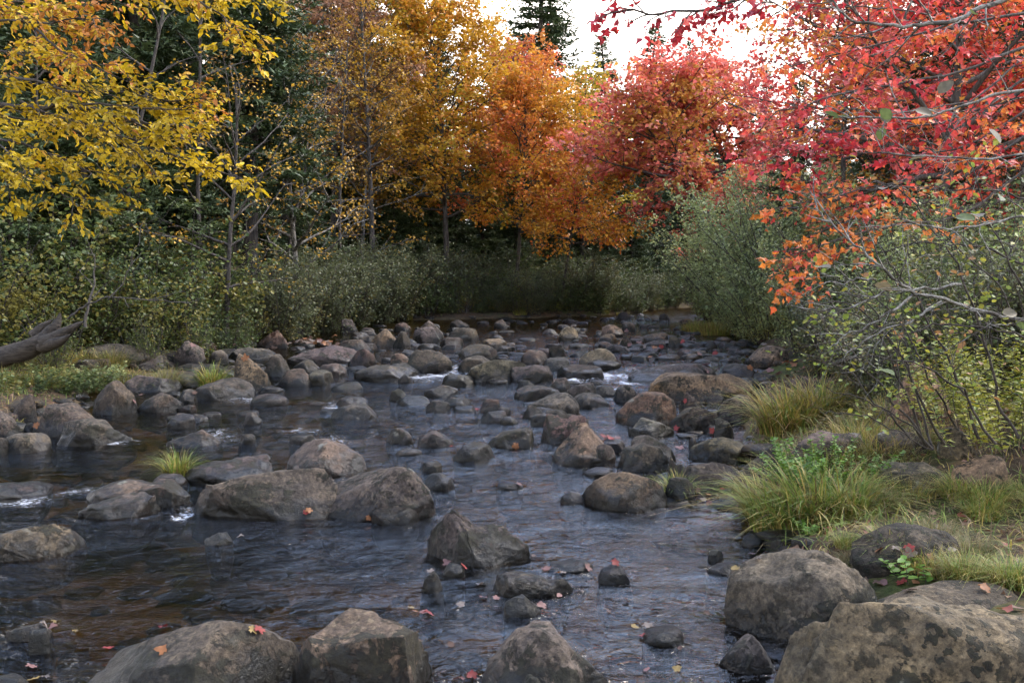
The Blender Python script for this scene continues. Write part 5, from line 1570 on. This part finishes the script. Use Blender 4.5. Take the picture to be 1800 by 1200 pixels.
tb = np.array([4.4, 6.4, gz(4.4, 6.4)])
GBR = [
    ([(1990, 640, 6.2), (1880, 590, 6.0), (1790, 560, 5.9), (1700, 540, 5.8), (1600, 517, 5.7), (1540, 492, 5.6), (1490, 455, 5.6), (1450, 420, 5.6), (1420, 395, 5.6)], .017),
    ([(1690, 500, 5.9), (1650, 512, 5.8), (1600, 517, 5.7), (1550, 530, 5.65), (1480, 545, 5.6), (1400, 540, 5.6)], .010),
    ([(1605, 518, 5.7), (1570, 550, 5.6), (1540, 585, 5.6), (1500, 610, 5.5), (1465, 635, 5.5)], .009),
    ([(1655, 530, 5.75), (1600, 560, 5.6), (1550, 580, 5.5), (1500, 620, 5.4)], .008),
    ([(1540, 492, 5.6), (1490, 492, 5.6), (1440, 495, 5.6)], .007),
    ([(1990, 420, 5.4), (1850, 380, 5.2), (1760, 385, 5.0), (1650, 395, 4.9), (1580, 370, 4.8)], .010),
    ([(1990, 180, 5.2), (1860, 140, 5.0), (1760, 155, 4.9), (1680, 185, 4.8), (1600, 208, 4.8), (1520, 212, 4.8), (1450, 205, 4.8)], .011),
    ([(1990, -60, 6.4), (1780, -8, 6.3), (1690, 24, 6.2), (1640, 32, 6.2), (1590, 34, 6.2), (1510, 30, 6.2), (1462, 0, 6.2), (1440, -30, 6.2)], .021),
    ([(1590, 34, 6.2), (1600, 0, 6.2), (1620, -40, 6.2)], .008),
    ([(1990, 300, 5.0), (1860, 260, 4.9), (1740, 270, 4.8), (1660, 268, 4.7), (1560, 262, 4.7)], .008),
]
SPD = spec(gap=(.11, .11), len=(.55, .30), leafgap=.12, leafy=.10, ang=(25, 60), bare=(.2, .1), rmin=.0018, roll=1.0, wob=.15, grav=(.0, .0), jit=.01)
G_CURL = [(1, (.10, .08, .045)), (2, (.15, .125, .075)), (2, (.13, .17, .06)), (1, (.20, .11, .07))]
guided('lichened_branchy_shrub', 'pale lichen crusted bare branches reaching in from the right edge', 'shrub', tb, GBR, SPD, G_CURL, .085, T_ROUND, 74, M_BARKP, 120, None, None, .010)
# low bare branch over the left bank
tb = ground(150, 575)
GLB = [([(120, 560, 15.4), (150, 540, 15.3), (190, 526, 15.2), (260, 526, 15.1), (310, 533, 15.0), (360, 528, 15.0)], .020), ([(190, 526, 15.2), (225, 480, 15.3), (245, 430, 15.4), (258, 390, 15.5)], .014),
       ([(150, 575, 15.4), (165, 500, 15.5), (160, 440, 15.6)], .03)]
guided('leaning_sapling', 'lichened sapling leaning low over the left bank', 'tree', tb, GLB, spec(leafy=.5, gap=(.4, .2), len=(.8, .4), leafgap=.12, rmin=.004), G_GREEN, .085, T_ROUND, 75, M_BARK, 60, None, None, .02)

# ------------------------------------------------------------------ trunks beyond the right shrub and the driftwood stump
def stump():
    rng = np.random.default_rng(9)
    b = P(60, 610, 14.6)
    b[2] = gz(b[0], 14.6)
    root = empty('driftwood_log', b)
    tag(root, 'weathered grey log with splintered root end at the left edge', 'log')
    def piece(name, pts, r, sides=18):
        pts = smooth_poly(pts, 16)
        V, F = [], []
        tube(pts, np.interp(np.linspace(0, 1, 16), np.linspace(0, 1, len(r)), r), sides, V, F, 0)
        V = np.concatenate(V)
        ax = np.repeat(pts, sides, 0)
        V = ax + (V - ax) * (1 + .28 * fbm(np.stack([V[:, 0] * 1.2, V[:, 1] * 9, V[:, 2] * 9], 1), 3, 6))[:, None]
        link(name, mesh_np(name, V - b, [np.concatenate(F)], True), M_DRIFT, root)
    piece('log', [P(-90, 650, 14.9), P(-20, 632, 14.7), P(50, 614, 14.6), P(92, 590, 14.5)], [.16, .16, .15, .10])
    piece('root', [P(70, 602, 14.6), P(95, 580, 14.5), P(102, 564, 14.5), P(106, 550, 14.5)], [.13, .10, .05, .012], 10)
    piece('root', [P(80, 602, 14.5), P(110, 587, 14.4), P(130, 574, 14.3), P(147, 565, 14.3)], [.13, .09, .05, .012], 10)
    piece('root', [P(75, 610, 14.5), P(105, 600, 14.3), P(125, 588, 14.2)], [.10, .07, .015], 10)
    piece('root', [P(60, 590, 14.7), P(75, 574, 14.7), P(92, 562, 14.7)], [.10, .06, .012], 10)
stump()

# ------------------------------------------------------------------ grass
GR_GOLD = [(2, (.20, .17, .035)), (3, (.28, .23, .05)), (2, (.36, .26, .09)), (3, (.13, .17, .03)), (1, (.12, .07, .03))]
GR_GREEN = [(3, (.12, .18, .035)), (3, (.18, .23, .04)), (2, (.27, .24, .05)), (2, (.36, .28, .09)), (1, (.12, .08, .04))]
GR_DRY = [(2, (.22, .17, .08)), (2, (.15, .14, .05)), (1, (.10, .12, .04))]
def blades_np(rng, base, L, W, lean_az, lean, C, seg=4):
    n = len(base)
    t = np.linspace(0, 1, seg + 1)
    dirx = np.stack([np.cos(lean_az), np.sin(lean_az), np.zeros(n)], 1)
    side = np.stack([-np.sin(lean_az), np.cos(lean_az), np.zeros(n)], 1)
    out = L[:, None] * lean[:, None] * (t[None] ** 1.8)
    up = L[:, None] * (t[None] - .55 * lean[:, None] * t[None] ** 2.4)
    c = base[:, None] + dirx[:, None] * out[..., None] + UP[None, None] * up[..., None]
    w = W[:, None] * (1 - t[None] ** 1.6) * .5 + .0004
    V = np.concatenate([c - side[:, None] * w[..., None], c + side[:, None] * w[..., None]], 1)
    k = np.arange(seg)
    f = np.stack([k, k + 1, k + 1 + seg + 1, k + seg + 1], 1)
    F = f[None] + (np.arange(n) * 2 * (seg + 1))[:, None, None]
    return V.reshape(-1, 3), F.reshape(-1, 4), np.repeat(C, 2 * (seg + 1), 0)

def tussock_mesh(seed, n, rad, L, pal, lean=(.3, 1.0), W=.006):
    rng = np.random.default_rng(seed)
    a, r = rng.uniform(0, 6.283, n), rad * np.sqrt(rng.random(n))
    base = np.stack([np.cos(a) * r, np.sin(a) * r, np.full(n, -.02)], 1)
    az = a + rng.normal(size=n) * .6
    ln = rng.uniform(*lean, n) * (.35 + .65 * r / rad)
    Ls = L * rng.uniform(.3, 1.25, n)
    C = palette(rng, n, pal)
    V, F, CC = blades_np(rng, base, Ls, W * rng.uniform(.7, 1.4, n), az, ln, C)
    return mesh_np('grass_tussock', V, [F], False, CC)
TU = {'big': tussock_mesh(1, 620, .22, .58, GR_GOLD, (.5, 1.5), .010), 'green': tussock_mesh(2, 560, .26, .48, GR_GREEN, (.5, 1.5), .010), 'small': tussock_mesh(3, 420, .10, .28, GR_GREEN, (.4, 1.4), .007),
      'far': tussock_mesh(4, 700, .55, .55, GR_GOLD, (.2, .9), .016), 'gold': tussock_mesh(5, 360, .33, .42, GR_GOLD, (.2, 1.4), .010), 'dry': tussock_mesh(6, 300, .24, .36, GR_DRY, (.4, 1.5), .009)}
def tussock(k, px, py, sc, label, group=None, zoff=0.0, Y=None):
    if group: label = label + ' ' + beside(px, py)
    g = ground(px, py)
    if Y: g = P(px, py, Y); 
    d = Vector(ray(px, py)).normalized()
    o = link('grass_tussock', TU[k], M_GRASS, None, (g[0], g[1], g[2] + zoff))
    o.rotation_euler = (0, 0, random.uniform(0, 6.28))
    o.scale = (sc, sc, sc * random.uniform(.9, 1.1))
    tag(o, label, 'grass', group)
    return o
tussock('big', 1385, 760, 1.25, 'large drooping golden tussock on the right bank')
tussock('big', 1440, 740, 1.0, 'golden tussock just right of the large drooping one')
tussock('dry', 1500, 735, 1.3, 'dry tussock under the fanning dark stems')
tussock('green', 1385, 925, 1.0, 'long bladed tussock arching over the inlet')
tussock('green', 1440, 915, 1.05, 'tussock at the middle of the right hand grass clump')
tussock('big', 1345, 905, .65, 'small golden tussock leaning over the water below the angular grey rock')
tussock('green', 1500, 905, .7, 'green tussock right of the bright herb')
tussock('small', 312, 836, 1.0, 'lone grass tuft growing on a stone in the stream')
tussock('small', 1190, 872, .9, 'grass tuft right of the black spotted dome')
tussock('small', 372, 680, 1.7, 'hanging grass tuft on the dark left bank boulder')
tussock('far', 1225, 585, .8, 'bright yellow green grass mound at the right end of the far riffle')
tussock('far', 1255, 588, .8, 'grass mound under the right shrubs beside the bright yellow green one')
_r = random.Random(3)
for k in range(34):
    tussock(_r.choice(['green', 'green', 'gold', 'dry']), _r.uniform(1470, 1840), _r.uniform(850, 1030), _r.uniform(.22, .5), 'turf grass tuft', 'turf tufts of the right bank')
for k in range(20):
    tussock(_r.choice(['gold', 'gold', 'dry', 'dry']), _r.uniform(-20, 310), _r.uniform(630, 688), _r.uniform(.6, 1.0), 'golden ledge grass tuft', 'grass tufts of the left ledge')
for k in range(11):
    x = _r.uniform(560, 1180)
    tussock('far', x, 566 - 12 * min(1, max(0, (x - 600) / 300)) + _r.uniform(-3, 2), _r.uniform(.3, .55), 'yellowish shore grass clump', 'grass fringe of the far shore')
for k in range(14):
    tussock(_r.choice(['gold', 'dry']), _r.uniform(1440, 1640), _r.uniform(740, 830), _r.uniform(.5, .8), 'short grass clump', 'grass clumps among right bank stones')
for k in range(16):
    tussock('gold', _r.uniform(120, 480), _r.uniform(575, 600), _r.uniform(.6, 1.0), 'low thicket grass patch', 'grass under the left thicket')

# matted turf and leaf litter of the banks: uncountable
def bank_cover(name, label, cat, n, region, seed, blades=True):
    rng = np.random.default_rng(seed)
    x, y = rng.uniform(region[0], region[1], n * 3), rng.uniform(region[2], region[3], n * 3)
    d_ = sdist(x, y)
    cl = vnoise(np.stack([x * 1.3, y * 1.3, x * 0], 1), seed)
    k = np.nonzero((d_ > .12) & (cl > -.45))[0][:n]
    x, y = x[k], y[k]
    n = len(k)
    base = np.stack([x, y, terrain(x, y) + .004], 1)
    if blades:
        C = palette(rng, n, GR_GREEN + [(3, (.20, .14, .07)), (2, (.11, .075, .04))])
        V, F, CC = blades_np(rng, base, rng.uniform(.05, .20, n), rng.uniform(.005, .010, n), rng.uniform(0, 6.28, n), rng.uniform(.3, 2.2, n), C, 3)
        V[:, 2] = np.maximum(V[:, 2], np.repeat(base[:, 2], 8) - .0 + .003)
        me = mesh_np(name, V, [F], False, CC)
    else:
        C = palette(rng, n, [(3, (.10, .055, .03)), (2, (.15, .085, .045)), (2, (.20, .11, .075)), (1, (.20, .06, .04)), (1, (.22, .15, .06))])
        D = np.stack([rng.normal(size=n), rng.normal(size=n), rng.normal(size=n) * .25], 1)
        Nn = np.tile(UP, (n, 1)) + rng.normal(size=(n, 3)) * .45
        base[:, 2] += .012
        V, F, CC = leaves_np(base, D, Nn, rng.uniform(.035, .075, n), C, T_STAR)
        me = mesh_np(name, V, [F], False, CC)
    tag(link(name, me, M_GRASS if blades else M_DRY), label, cat, kind='stuff')
bank_cover('turf', 'matted short grass over the right bank', 'grass', 9000, (1.2, 5.5, 4.2, 13), 5)
bank_cover('turf', 'matted short grass over the left bank ledge', 'grass', 7000, (-11, -4.8, 9, 24), 6)
bank_cover('leaf_litter', 'brown fallen leaves littering the right bank', 'leaf litter', 2600, (1.2, 6, 4.2, 16), 7, False)
bank_cover('leaf_litter', 'brown fallen leaves littering the left bank', 'leaf litter', 3600, (-12, -4.8, 8, 34), 8, False)

# leafy herbs
def herb(name, label, px, py, n, H, leaf, pal, seed, spread=.25, T=T_ROUND, group=None, lean=.5):
    rng = np.random.default_rng(seed)
    g = ground(px, py)
    root = empty(name, g)
    tag(root, label, 'herb', group)
    w, LV = Wood(), []
    for k in range(n):
        a, r = rng.uniform(0, 6.283), spread * math.sqrt(rng.random())
        q = path(rng, g + np.array([math.cos(a) * r, math.sin(a) * r, -.02]), (math.cos(a) * lean, math.sin(a) * lean, 1), H * rng.uniform(.6, 1.15), 5, .12, 0)
        w.add(q, .003, .0015, 3)
        m = int(H / leaf * 4)
        for j in range(m):
            p, t = interp_path(q, min(.99, .15 + .85 * j / m))
            dd = unit(np.array([math.cos(j * 2.4 + a), math.sin(j * 2.4 + a), .2]) + rng.normal(size=3) * .2)
            LV.append((*p, *dd))
    link('stem', w.mesh('stem', g), M_BARK, root)
    arr = leaf_arrays(rng, LV, dict(flat=1.6), pal, leaf, 2.0, seed)
    finish_leaves(rng, root, arr, T, M_LEAF, 60, 'foliage')
G_HERB = [(2, (.10, .19, .03)), (3, (.14, .25, .04)), (1, (.20, .28, .06))]
G_YG = [(2, (.20, .22, .03)), (3, (.28, .27, .035)), (2, (.14, .20, .035)), (1, (.36, .28, .03))]
herb('bright_green_herb', 'bright green leafy herb clump above the right hand grass', 1445, 870, 60, .42, .032, G_HERB, 91, .30)
herb('green_herb', 'small leafy herb at the tip of the right hand grass clump', 1432, 945, 8, .16, .030, G_HERB, 92, .06)
herb('yellow_green_weed', 'yellow green weed clump low at the right edge', 1790, 800, 40, .95, .06, G_YG, 93, .45, T_NARROW)
herb('yellow_green_weed', 'yellow green weeds left of the right edge clump, behind the pale blocks', 1720, 745, 34, .8, .055, G_YG, 94, .4, T_NARROW)
herb('green_herb', 'low leafy weed on the left grassy ledge', 120, 690, 60, .42, .05, G_GREEN, 95, .55, T_MID)
herb('green_herb', 'second low leafy weed on the left ledge, nearer the pointed boulder', 160, 680, 46, .40, .05, G_BRIGHT, 96, .45, T_MID)
herb('green_herb', 'low leafy weed at the left edge above the boulders', 30, 690, 46, .40, .05, G_GREEN, 97, .5, T_MID)
herb('green_herb', 'broad leafed sprig among fallen leaves behind the bottom right boulder', 1620, 1010, 8, .16, .045, G_HERB, 98, .15)

# ------------------------------------------------------------------ bookkeeping: leaf and twig masses are stuff; look-alikes with one label share one group
_by = {}
for o in COL.objects:
    if o.parent is not None and o.name.split('.')[0] in ('crown', 'foliage', 'limb_framework'):
        o['kind'] = 'stuff'
    if o.parent is None and 'label' in o.keys():
        _by.setdefault(o['label'], []).append(o)
for lb, os_ in _by.items():
    if len(os_) > 1:
        g = next((o['group'] for o in os_ if 'group' in o.keys()), 'look alike ' + str(os_[0].get('category', 'thing')) + 's')
        for o in os_: o['group'] = g
